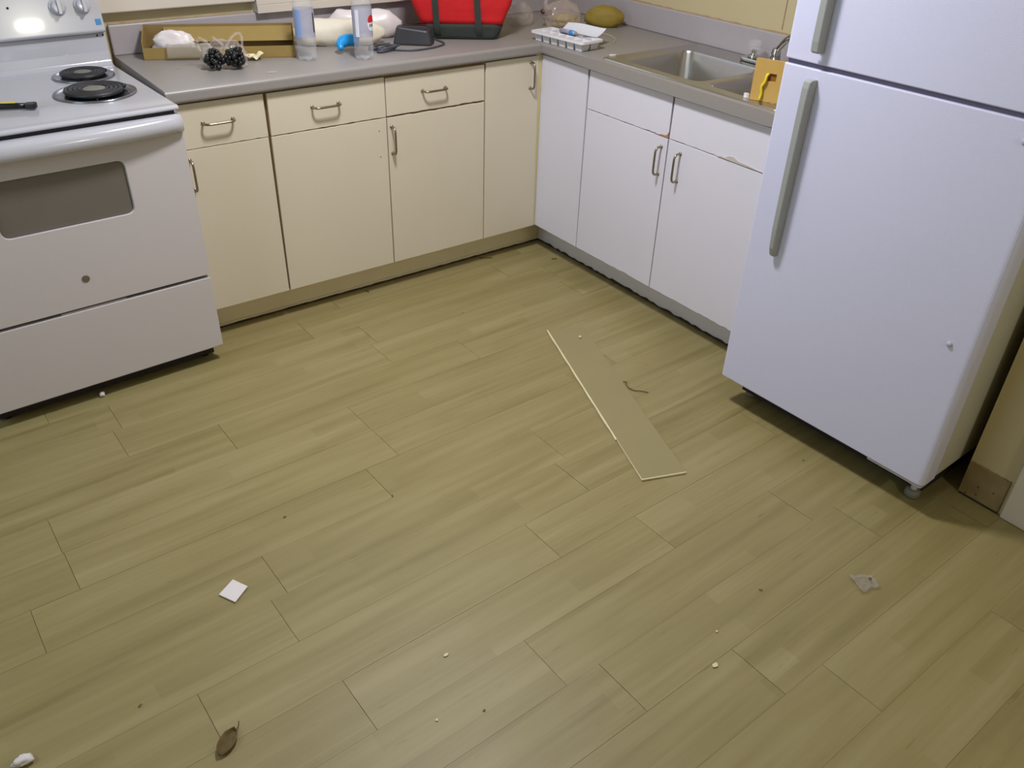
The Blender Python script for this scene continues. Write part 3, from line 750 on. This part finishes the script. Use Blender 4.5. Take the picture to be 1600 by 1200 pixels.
# black clusters in a clear bag
bb = thing('black_bundle_bag', 'clear plastic bag holding two black shiny lumpy bundles', 'bag', (-1.262, .178, Z), math.radians(-20))
for s in (-1, 1):
    bm = bmesh.new(); r_ = random.Random(40+s)
    for k in range(70):
        a = r_.random()*6.283; el = r_.uniform(-.9, 1.3); rr = .034*(.6+.4*r_.random())
        c = (s*.036 + rr*math.cos(a)*math.cos(el), rr*math.sin(a)*math.cos(el), max(.0095, .034 + rr*math.sin(el)))
        bmesh.ops.create_icosphere(bm, subdivisions=2, radius=.0088*r_.uniform(.8, 1.1), matrix=Matrix.Translation(c))
    o = obj('black_cluster', bm, M['black'], bb, smooth=True)
bm = lump(.080, .030, .052, .20, 2.0, 9)
obj('clear_bag', bm, M['clearbag'], bb, smooth=True).location = (0, .022, .0002)
for pts in ([(-.030, .01, .055), (-.052, .02, .085), (-.075, .03, .096), (-.082, .03, .075), (-.074, .02, .055)],
            [(.005, .01, .060), (.028, .02, .092), (.052, .03, .108), (.066, .03, .10), (.064, .02, .07), (.060, .01, .045)],
            [(-.01, 0, .062), (.0, .0, .078), (-.03, .02, .10)]):
    P_ = spline(pts, 6); obj('bag_handle', tube(P_, .0035, 6, rs=[.003+.003*abs(math.sin(i*.7)) for i in range(len(P_))]), M['clearbag'], bb, smooth=True)
# crumpled yellowish paper
def cp(u, v):
    return Vector((.062*(u-.5), .046*(v-.5), .016 + .014*noise.noise(Vector((u*3.2, v*3.2, 7.7))) + .012*abs(u-.5)*2 - .006))
pp = obj('paper_scrap', sheet(cp, 10, 8, .0008), mat('pale_yellow_paper', (226, 216, 180), .7), loc=(-1.128, .262, Z)); tag(pp, 'folded pale yellow paper scrap right of the black bundle', 'paper')
def flat_bit(name, label, cat, x, y, z, sx, sy, h, m_, seed, rz=0, group=None):
    r_ = random.Random(seed); n = 9
    pts = [(sx*math.cos(2*math.pi*i/n)*r_.uniform(.75, 1.1), sy*math.sin(2*math.pi*i/n)*r_.uniform(.75, 1.1)) for i in range(n)]
    o = obj(name, prism(pts, 0, h), m_, loc=(x, y, z)); o.rotation_euler = (0, 0, rz)
    tag(o, label, cat, group); return o
flat_bit('counter_crumb', 'small tan sliver lying on the counter near the stove', 'crumb', -1.400, .265, Z, .010, .003, .0015, M['caulk'], 3)
flat_bit('plastic_scrap', 'small clear grey plastic scrap near the front edge of the back counter', 'scrap', -1.145, .055, Z, .020, .014, .0015, M['clearfilm'], 4)
# bottles
def bottle(label, x, y, lean, n2):
    t = thing('plastic_bottle', label, 'bottle', (x, y, Z), 0)
    R_ = .0355; prof = [(.010, .004), (.020, .001), (.030, .0), (.0335, .006), (R_, .018), (R_*.97, .05), (R_, .075), (R_, .175), (R_*.99, .19), (R_*.9, .215), (R_*.62, .245), (.016, .266), (.0135, .275), (.0135, .282), (.0165, .284), (.0165, .287), (.0135, .289), (.0135, .302)]
    bm = lathe(prof, seg=36)
    for v in bm.verts:      # petaloid foot
        if v.co.z < .02:
            a = math.atan2(v.co.y, v.co.x); v.co.z += .004*(1+math.cos(a*5))*(1 - v.co.z/.02)
    obj('body', bm, M['clear'], t, smooth=True)
    lb = obj('label', lathe([(R_+.0006, .078), (R_+.0008, .172)], seg=36, cap=False), M['label'], t, smooth=True)
    obj('cap', lathe([(.0158, .290), (.0162, .293), (.0158, .305), (.012, .3065)], seg=24), M['bagwhite'], t, smooth=True)
    return t, lb, R_
def patch(R_, a0, a1, z0, z1, fn=None, n=10, off=.0012):
    bm = bmesh.new(); g = []
    for i in range(n+1):
        a = a0+(a1-a0)*i/n; s = 2*i/n-1
        zl, zh = fn(s) if fn else (0, 1)
        g.append([bm.verts.new(((R_+o_)*math.cos(a), (R_+o_)*math.sin(a), z0+(z1-z0)*t_)) for t_, o_ in ((zl, off), (zh, off), (zh, off+.0005), (zl, off+.0005))])
    for i in range(n):
        for k in range(4): bm.faces.new((g[i][k], g[i+1][k], g[i+1][(k+1) % 4], g[i][(k+1) % 4]))
    bm.faces.new(g[0]); bm.faces.new(g[-1][::-1]); return bm
t, lb, R_ = bottle('clear plastic bottle with a pale blue label at the right end of the cardboard tray', -.957, .176, 0, 0)
vd = math.atan2(-2.834-.176, -2.267+.957)
obj('label_stripe', patch(R_, vd-.95, vd-.35, .080, .170), M['labelblue'], lb)
obj('label_print', patch(R_, vd+.95, vd+1.15, .095, .160), M['charge'], lb)
t, lb, R_ = bottle('clear plastic bottle with a red and white logo, between the white wrap and the charger', -.772, .088, 0, 0)
vd = math.atan2(-2.834-.088, -2.267+.772)
disc = lambda s: (.5-.5*math.sqrt(max(0, 1-s*s)), .5+.5*math.sqrt(max(0, 1-s*s)))
obj('label_stripe', patch(R_, vd-.75, vd-.35, .080, .170), M['paper'], lb)
obj('logo_white', patch(R_, vd+.50, vd+1.50, .098, .150, disc), M['paper'], lb)
obj('logo_red', patch(R_, vd+.56, vd+1.44, .124, .152, lambda s: (.15, .5+.5*math.sqrt(max(0, 1-s*s))), off=.0020), M['red'], lb)
bm = bmesh.new()
for k, a in enumerate((.72, .82, .94, 1.04, 1.16)):
    me = bpy.data.meshes.new('t'); b2 = patch(R_, vd+a, vd+a+.045, .112+.002*(k % 2), .122, n=2, off=.0022); b2.to_mesh(me); b2.free(); bm.from_mesh(me); bpy.data.meshes.remove(me)
obj('logo_lettering', bm, M['charge'], lb)
# white wrap rolls behind the bottles
def roll(name, label, x, y, rz, L_, ry, rz_, m_, seed, tail=0):
    bm = bmesh.new(); rings = []; n = 26; seg = 26
    for i in range(n+1):
        t_ = i/n; e = min(1, (t_*6)**.6, ((1-t_)*6)**.6) if 0 < t_ < 1 else .25
        r = []
        for k in range(seg):
            a = 2*math.pi*k/seg; d = 1 + .16*noise.noise(Vector((t_*5+seed, math.cos(a)*1.3, math.sin(a)*1.3))) + .07*noise.noise(Vector((t_*16, a*3, seed)))
            yy = ry*e*d*math.cos(a); zz = rz_*e*d*math.sin(a)
            r.append(bm.verts.new(((t_-.5)*L_, yy, max(zz, -rz_*.85)+rz_*.85)))
        rings.append(r)
    for i in range(n):
        for k in range(seg): bm.faces.new((rings[i][k], rings[i][(k+1) % seg], rings[i+1][(k+1) % seg], rings[i+1][k]))
    bm.faces.new(rings[0]); bm.faces.new(rings[-1])
    o = obj(name, bm, m_, loc=(x, y, Z), smooth=True); o.rotation_euler = (0, 0, rz); tag(o, label, 'bag'); return o
roll('wrapped_roll', 'long cream paper wrapped roll lying behind the two bottles', -.745, .345, math.radians(-24), .36, .048, .050, M['wrapcream'], 2)
roll('white_bag_roll', 'bright white plastic bag roll behind the cream roll, left of the red bag', -.590, .425, math.radians(-28), .30, .040, .056, M['bagwhite'], 5)
# blue curved plastic
bl = obj('blue_plastic_scoop', tube(spline([(-.040, -.012, .008), (-.032, .008, .022), (-.005, .020, .030), (.025, .018, .030), (.045, .010, .026)], 5), .012, 12, rs=[.008+.014*min(1, i/8) for i in range(21)]), M['blueplastic'], loc=(-.780, .190, Z+.012), smooth=True)
tag(bl, 'bright blue curved plastic piece beside the logo bottle', 'scoop')
# battery charger with cord
ch = thing('battery_charger', 'charcoal battery charger block left of the red bag', 'charger', (-.485, .222, Z), math.radians(-38))
ch.scale = (1.30, 1.25, 1.55)
bm = prism(fillet([(-.058, -.030), (.060, -.032), (.066, .026), (-.040, .034), (-.060, .016)], .014, 4), .0005, .034)
for v in bm.verts:
    if v.co.z > .03: v.co.x *= .82; v.co.y *= .80; v.co.z += .008*(1 if v.co.x < 0 else .2)
obj('body', bm, M['charge'], ch, bevel=.004)
obj('battery_slot', bx(-.030, .040, .000, .017, .0365, .044), M['black'], ch, bevel=.002)
obj('rail', bx(-.032, .044, -.012, -.006, .036, .043), M['charge'], ch, bevel=.001)
cb = thing('charger_cord', 'grey charger cord looping across the counter beside the logo bottle', 'cord', (-.60, .20, Z))
main = [(-.575, .250, .004), (-.610, .250, .004), (-.650, .235, .004), (-.668, .200, .004), (-.640, .170, .004), (-.600, .130, .004), (-.560, .105, .004), (-.530, .100, .004), (-.500, .102, .004), (-.440, .115, .004), (-.385, .150, .004), (-.375, .225, .004), (-.385, .255, .006)]
o = obj('cord', tube([p - Vector((-.60, .20, 0)) for p in spline(main, 7)], .0034, 8), M['cable'], cb, smooth=True)
coil_p = []
for i in range(60):
    a = i*.42; coil_p.append(Vector((-.655 + .040*math.cos(a)*(1-.1*math.sin(i*.3)) + .0005*i, .150 + .018*math.sin(a+.5), .005+.004*(i//15))) - Vector((-.60, .20, 0)))
obj('coiled_cord', tube(coil_p, .0036, 8), M['cable'], cb, smooth=True)
obj('cord_plug', tube([Vector((-.700, .190, .010))-Vector((-.60, .20, 0)), Vector((-.670, .165, .009))-Vector((-.60, .20, 0))], .008, 8, rs=[.009, .006]), M['charge'], cb, smooth=True)

# ------------------------------------------------------------------ red tool bag
bagloc = (-.225, .265, Z); bz = math.atan2(.127-.31, -.148+.435)
tb = thing('tool_bag', 'red canvas tool bag with black base and straps in the counter corner', 'bag', bagloc, bz)
def bag_mesh(z0, z1, L0, L1, D0, D1, n=6, sag=.0, skew=.03):
    bm = bmesh.new(); rings = []
    for i in range(n+1):
        t_ = i/n; L_ = L0+(L1-L0)*math.sin(t_*math.pi/2); D = D0+(D1-D0)*math.sin(t_*math.pi/2)
        out = fillet([(-L_/2-skew*t_*.6, -D/2), (L_/2+skew*t_*.2, -D/2), (L_/2+skew*t_*.2, D/2), (-L_/2-skew*t_*.6, D/2)], .035, 5)
        rings.append([bm.verts.new((x + .004*noise.noise(Vector((x*30, y*30, t_*4))), y + .006*noise.noise(Vector((x*14, y*14+3, t_*5))), z0+(z1-z0)*t_)) for x, y in out])
    for i in range(n):
        k_ = len(rings[0])
        for k in range(k_): bm.faces.new((rings[i][k], rings[i][(k+1) % k_], rings[i+1][(k+1) % k_], rings[i+1][k]))
    bm.faces.new(rings[0][::-1]); bm.faces.new(rings[-1]); return bm
obj('base', bag_mesh(0, .060, .285, .335, .165, .180, 4, skew=0), M['strap'], tb, smooth=True)
body = obj('body', bag_mesh(.0602, .235, .338, .425, .182, .195, 10), M['red'], tb, smooth=True)
obj('lid_band', bag_mesh(.2355, .262, .425, .42, .197, .19, 3, skew=.03), M['navy'], tb, smooth=True)
for x in (-.105, .062):
    pts = [(x+.008, -.0885, .020), (x+.004, -.0985, .045), (x, -.1015, .10), (x-.004, -.1045, .17), (x-.006, -.1055, .225)]
    bm = bmesh.new(); P_ = spline(pts, 4); prev = None
    hw = .0125
    for i, p in enumerate(P_):
        q_ = [bm.verts.new(p+Vector((dx, dy, 0))) for dx, dy in ((-hw, .004), (hw, .004), (hw, -.002), (-hw, -.002))]
        if prev:
            for k in range(4): bm.faces.new((prev[k], prev[(k+1) % 4], q_[(k+1) % 4], q_[k]))
        else: bm.faces.new(q_)
        prev = q_
    bm.faces.new(prev[::-1]); obj('strap', bm, M['strap'], tb)
obj('side_strap', tube(spline([(-.185, -.02, .175), (-.215, -.05, .190), (-.245, -.07, .172), (-.262, -.08, .145)], 5), .007, 8), M['charge'], tb, smooth=True)
obj('side_panel', prism(fillet([(-.218, -.06), (-.19, -.085), (-.183, .06), (-.21, .06)], .01, 3), .165, .232), M['strap'], tb)
for s in (-1, 1):
    obj('carry_handle', tube(spline([(-.07, s*.06, .262), (-.065, s*.05, .32), (-.03, s*.03, .355), (.03, s*.03, .355), (.065, s*.05, .32), (.07, s*.06, .262)], 6), .009, 10), M['strap'], tb, smooth=True)

# ------------------------------------------------------------------ corner: clear bags, potato, wrapped goods
def crumple(name, label, cat, x, y, z, sx, sy, sz, m_, seed, amp=.45, rz=0, fr_=2.4):
    o = obj(name, lump(sx, sy, sz, amp, fr_, seed), m_, loc=(x, y, z), smooth=True); o.rotation_euler = (0, 0, rz)
    tag(o, label, cat); return o
crumple('clear_bag', 'crumpled clear plastic bag between the red bag and the corner', 'bag', .125, .330, Z, .060, .045, .055, M['clearbag'], 12, .28, 0, 1.6)
fb = thing('food_bag', 'see-through plastic bag of brownish food behind the white tray', 'bag', (.250, .190, Z), math.radians(-25))
obj('film', lump(.092, .050, .064, .15, 1.3, 14), clear('milky_food_bag', (215, 196, 186), .30, .15), fb, smooth=True)
obj('contents', lump(.060, .036, .030, .4, 2.0, 15), mat('brown_yellow_food', (176, 156, 84), .7, var=.3, scale=30), fb, smooth=True).location = (.012, 0, .006)
obj('contents', lump(.026, .020, .016, .4, 2.0, 16), mat('dark_brown_food', (72, 48, 36), .7, var=.3, scale=30), fb, smooth=True).location = (-.070, .012, .048)
P_ = spline([(-.06, 0, .06), (-.075, .01, .10), (-.05, .02, .13), (-.02, .02, .11)], 5); obj('bag_tail', tube(P_, .008, 8, rs=[.006+.005*abs(math.sin(i)) for i in range(len(P_))]), M['clearbag'], fb, smooth=True)
crumple('potato', 'olive brown oblong potato against the right backsplash', 'vegetable', .440, .128, Z, .090, .042, .050, M['potato'], 22, .10, math.radians(-48), 1.2)
# white ice-cube tray
ty = thing('ice_cube_tray', 'white plastic ice cube tray at the inner corner of the counter', 'tray', (.048, -.086, Z), math.atan2(-.263-.026, .005+.02))
TL, TW, TH = .290, .115, .036
top = fillet([(-TL/2, -TW/2), (TL/2, -TW/2), (TL/2, TW/2), (-TL/2, TW/2)], .014, 4)
def tray_mesh():
    bm = bmesh.new(); E_ = []
    nxc, nyc = 6, 2; mg = .008; gp = .004
    cw = (TL-2*mg-(nxc-1)*gp)/nxc; cd = (TW-2*mg-(nyc-1)*gp)/nyc
    cells = [(-TL/2+mg+i*(cw+gp), -TW/2+mg+j*(cd+gp)) for i in range(nxc) for j in range(nyc)]
    xs = sorted({-TL/2, TL/2} | {c[0] for c in cells} | {c[0]+cw for c in cells}); ys = sorted({-TW/2, TW/2} | {c[1] for c in cells} | {c[1]+cd for c in cells})
    V = {}
    def g(x, y, z):
        k = (round(x, 5), round(y, 5), round(z, 5))
        if k not in V: V[k] = bm.verts.new((x, y, z))
        return V[k]
    for i in range(len(xs)-1):
        for j in range(len(ys)-1):
            x0, x1, y0, y1 = xs[i], xs[i+1], ys[j], ys[j+1]
            cell = (i % 2 == 1) and (j % 2 == 1)
            if cell:
                m1 = .005; b0, b1, c0, c1 = x0+m1, x1-m1, y0+m1, y1-m1
                T = [(x0, y0), (x1, y0), (x1, y1), (x0, y1)]; B = [(b0, c0), (b1, c0), (b1, c1), (b0, c1)]
                for k in range(4): bm.faces.new((g(*T[k], TH), g(*T[(k+1) % 4], TH), g(*B[(k+1) % 4], .001), g(*B[k], .001)))
                bm.faces.new([g(*p, .001) for p in B])
            else: bm.faces.new((g(x0, y0, TH), g(x1, y0, TH), g(x1, y1, TH), g(x0, y1, TH)))
    return bm
tyo = obj('tray_body', tray_mesh(), M['tray'], ty)
sd = tyo.modifiers.new('thick', 'SOLIDIFY'); sd.thickness = .0012; sd.offset = 0
bm = bmesh.new(); vo = [bm.verts.new((x*1.04, y*1.08, TH-.007)) for x, y in top]; vi = [bm.verts.new((x*1.035, y*1.07, TH+.0015)) for x, y in top]; vk = [bm.verts.new((x*.99, y*.985, TH+.0015)) for x, y in top]; vl = [bm.verts.new((x*1.0, y*1.0, TH-.007)) for x, y in top]
n = len(top)
for A, B in ((vo, vi), (vi, vk), (vk, vl), (vl, vo)):
    for k in range(n): bm.faces.new((A[k], A[(k+1) % n], B[(k+1) % n], B[k]))
obj('rim', bm, M['tray'], ty)
# paper and a blue tube on the tray
def pf(u, v): return Vector((.175*(u-.5), .085*(v-.5), .004 + .020*(v)**2 + .003*math.sin(u*5)))
pa = obj('paper_sheet', sheet(pf, 12, 8, .0007), M['paper'], loc=(.118, -.098, Z+TH+.003)); pa.rotation_euler = (0, 0, math.radians(-68)+0*math.pi)
tag(pa, 'curled white paper lying across the ice cube tray', 'paper')
tb2 = thing('small_tube', 'small clear and blue tube lying in the ice cube tray', 'tube', (.060, -.095, Z+TH+.0105), math.atan2(-1, .12))
obj('barrel', tube([(-.055, 0, 0), (.01, 0, 0), (.028, 0, 0)], .0085, 12), M['label'], tb2, smooth=True)
obj('band', tube([(.0, 0, 0), (.020, 0, 0)], .0095, 12), M['blueplastic'], tb2, smooth=True)
obj('nozzle', tube([(.028, 0, 0), (.05, 0, -.002), (.075, 0, -.003)], .004, 10, rs=[.008, .004, .003]), M['clearbag'], tb2, smooth=True)
# clear ribbon of film lying right of the tray
P_ = spline([(.20, .10, .003), (.30, .03, .003), (.32, -.02, .004), (.30, -.10, .003), (.22, -.18, .003)], 6)
o = obj('film_ribbon', tube(P_, .003, 6), M['clearbag'], loc=(0, 0, Z), smooth=True); tag(o, 'thin clear plastic ribbon curving over the counter behind the tray', 'ribbon')
flat_bit('soap_sliver', 'small white sliver on the left rim of the sink', 'scrap', .070, -.345, CT+.0052, .016, .006, .003, M['foam'], 8, rz=-.5)

# yellow foam block with a square hole and a bright strap, standing on the sink rim
yb = thing('yellow_foam_block', 'yellow foam block with a square hole leaning by the fridge', 'block', (.040, -1.098, CT+.0052), math.atan2(-.096, -.012))
# local x = along the visible face to the right; local -y... face plane built at y=0
bm = bmesh.new()
out = [(-.050, 0), (.050, 0), (.050, .128), (-.050, .128)]; hole = [(-.004, .064), (.024, .064), (.024, .088), (-.004, .088)]
def ringy(pts, y): return [bm.verts.new((x, y, z)) for x, z in pts]
f0, f1, h0, h1 = ringy(out, 0), ringy(out, .012), ringy(hole, 0), ringy(hole, .012)
for A, B, s in ((f0, h0, 1), (f1, h1, -1)):
    for k in range(4): bm.faces.new((A[k], A[(k+1) % 4], B[(k+1) % 4], B[k]))
for A, B in ((f0, f1), (h0, h1)):
    for k in range(4): bm.faces.new((A[k], A[(k+1) % 4], B[(k+1) % 4], B[k]))
obj('block', bm, M['yellow'], yb)
obj('hole_lining', bx(-.0035, .0235, .007, .0115, .0645, .0875), M['brownhole'], yb)
obj('strap', tube(spline([(-.002, .004, .086), (-.006, -.004, .080), (-.008, -.006, .062), (-.016, -.006, .045), (-.013, -.005, .025), (-.016, -.005, .006)], 6), .0045, 8), M['yellowstrap'], yb, smooth=True)
yb.rotation_euler = (0, 0, math.atan2(-.93, .37)); yb.location = (.052, -1.096, CT+.0052)
flat_bit('white_chip', 'small white chip against the left side of the yellow block', 'scrap', .040, -1.030, CT+.0052, .006, .010, .014, M['foam'], 12)

# ------------------------------------------------------------------ things on the floor
# loose plank lying crosswise
pA, pB, pC = Vector((-.424, -.639)), Vector((-.752, -1.518)), Vector((-.612, -1.570))
dv = (pB-pA).normalized(); L_ = (pB-pA).length; nv = Vector((-dv.y, dv.x)); Wd = (pC-pB).dot(nv)
lpk = thing('loose_plank', 'loose vinyl floor plank lying crosswise with a pale broken edge', 'plank', (pA.x, pA.y, .0012), math.atan2(dv.y, dv.x))
obj('board', bx(.001, L_-.0015, .0025, abs(Wd), 0, .0045) if Wd > 0 else bx(.001, L_-.0015, -abs(Wd), -.0025, 0, .0045), M['plank_loose'], lpk)
s = 1 if Wd > 0 else -1
e1 = [(x, s*(-.0022 - .0018*abs(math.sin(x*23)) )) for x in [L_*.78*i/30 for i in range(31)]]
obj('broken_edge', prism([(0, s*.0024), (L_*.78, s*.0024)] + e1[::-1], 0.0003, .0062), M['core'], lpk)
obj('broken_edge', prism([(L_*.78+.001, s*.0024), (L_, s*.0024), (L_, s*.0004), (L_*.78+.001, s*.0012)], 0.0003, .0055), M['core'], lpk)
obj('broken_edge', bx(L_-.0014, L_+.0022, min(0, s*abs(Wd)), max(0, s*abs(Wd)), .0003, .0060), M['core'], lpk)

FZ = .0013
# white felt square
sq = [(-1.963, -1.237), (-1.915, -1.207), (-1.892, -1.252), (-1.938, -1.285)]
cx = sum(p[0] for p in sq)/4; cy = sum(p[1] for p in sq)/4
o = obj('foam_square', prism([(p[0]-cx, p[1]-cy) for p in sq], 0, .004), M['foam'], loc=(cx, cy, FZ), bevel=.0012); tag(o, 'flat white foam square on the floor, nearer the stove side', 'pad')
# dry leaf
def lf(u, v):
    w_ = math.sin(math.pi*min(1, u*1.02+.0))**.6*.016 + .0012
    return Vector((.066*(u-.5), w_*(v-.5)*2, .004 + .010*(abs(v-.5)*2)**1.6*(1 if v > .5 else .5) + .003*noise.noise(Vector((u*6, v*4, 2)))))
lfo = thing('dry_leaf', 'dry brown leaf with a short stem near the bottom edge of the photo', 'leaf', (-2.095, -1.652, FZ), math.atan2(.021, .04)+.2)
obj('blade', sheet(lf, 16, 8, .0010), M['leaf'], lfo, smooth=True)
obj('stem', tube(spline([(.030, 0, .005), (.040, -.003, .006), (.050, .002, .009)], 4), .0013, 6), M['leaf'], lfo, smooth=True)
# clear scrap with a dark dot
def cs(u, v):
    return Vector((.060*(u-.5)+.006*noise.noise(Vector((v*3, 1, 1))), .062*(v-.5)*(1-.35*u)+.006*noise.noise(Vector((u*3, 5, 1))), .006+.006*noise.noise(Vector((u*5, v*5, 4)))))
cso = thing('clear_film_scrap', 'crumpled clear plastic scrap with a dark dot on the open floor', 'scrap', (-.550, -2.165, FZ), -.4)
obj('film', sheet(cs, 12, 12, .0005), clear('cloudy_film', (180, 172, 162), .20, .12), cso, smooth=True)
obj('dark_dot', lathe([(.0045, 0), (.004, .001)], c=(.014, .004, .0105), seg=14), M['leaf'], cso)
# string
P_ = spline([(-.423, -1.078, .002), (-.415, -1.088, .003), (-.424, -1.096, .003), (-.432, -1.115, .002), (-.430, -1.140, .002), (-.412, -1.160, .003), (-.396, -1.180, .002)], 6)
o = obj('brown_string', tube(P_, .0016, 6), M['twig'], loc=(0, 0, FZ), smooth=True); tag(o, 'thin curled brown string on the floor between the loose plank and fridge', 'string')
o = obj('floor_pebble', lump(.006, .0065, .006, .25, 1.6, 3, 2), M['core'], loc=(-.355, -.757, .0062), smooth=True); tag(o, 'tiny pale pebble lying on the loose plank near its far end', 'pebble')
o = obj('foam_bit', lump(.009, .011, .010, .3, 1.6, 5, 3), M['foam'], loc=(-1.968, -.148, FZ), smooth=True); tag(o, 'small white foam bit on the floor in front of the stove', 'foam bit')
o = obj('foam_lump', lump(.022, .014, .010, .3, 1.6, 6, 3), M['foam'], loc=(-2.455, -1.452, FZ), smooth=True); tag(o, 'white foam lump at the bottom left corner of the photo', 'foam bit')
flat_bit('paint_chip', 'larger cream paint chip on the open floor below the loose plank', 'chip', -1.080, -2.115, FZ, .010, .006, .0025, M['core'], 31)
flat_bit('paint_chip', 'tiny cream speck just above the larger paint chip', 'chip', -1.00, -2.048, FZ, .0035, .003, .002, M['core'], 32)
flat_bit('paint_chip', 'thin cream shaving near the middle of the lower floor', 'chip', -1.589, -1.724, FZ, .007, .004, .002, M['core'], 33)
flat_bit('paint_chip', 'small cream speck left of the cream shaving', 'chip', -1.70, -1.86, FZ, .0035, .003, .002, M['core'], 34)
o = obj('wood_splinter', tube([(-.030, .012, .003), (.0, .0, .003), (.022, -.016, .003)], .0025, 6), M['twig'], loc=(-.240, .048, FZ)); tag(o, 'dark brown splinter beside the back toe kick, under the corner cabinet', 'splinter')
o = obj('wood_splinter', tube([(-.010, .003, .002), (.012, -.008, .002)], .002, 6), M['twig'], loc=(.017, -.129, FZ)); tag(o, 'short dark splinter on the floor by the right toe kick', 'splinter')
o = obj('wood_splinter', tube([(0, .012, .002), (.004, -.012, .002)], .002, 6), M['twig'], loc=(-.855, .050, FZ)); tag(o, 'short dark splinter under the middle back cabinet', 'splinter')
for i, (x, y, s_, lab) in enumerate([(-1.707, -1.058, .005, 'small brown crumb up and right of the white foam square'), (-1.410, -1.150, .005, 'brown crumb left of the loose plank, in mid floor'),
        (-.253, -1.737, .0035, 'tiny dark crumb in front of the fridge, near its right foot'), (-2.22, -1.45, .005, 'brown crumb left of the dry leaf and above the white foam lump'),
        (-.80, -2.02, .005, 'flat brown crumb left of the clear plastic scrap'), (-1.60, -1.9, .004, 'brown crumb right of the dry leaf on the nearest floor'),
        (-.62, -.33, .0035, 'tiny crumb on the floor before the middle back cabinets')]):
    flat_bit('floor_crumb', lab, 'crumb', x, y, FZ, s_, s_*.55, .0014, M['crumb'], 50+i, rz=i*1.3)
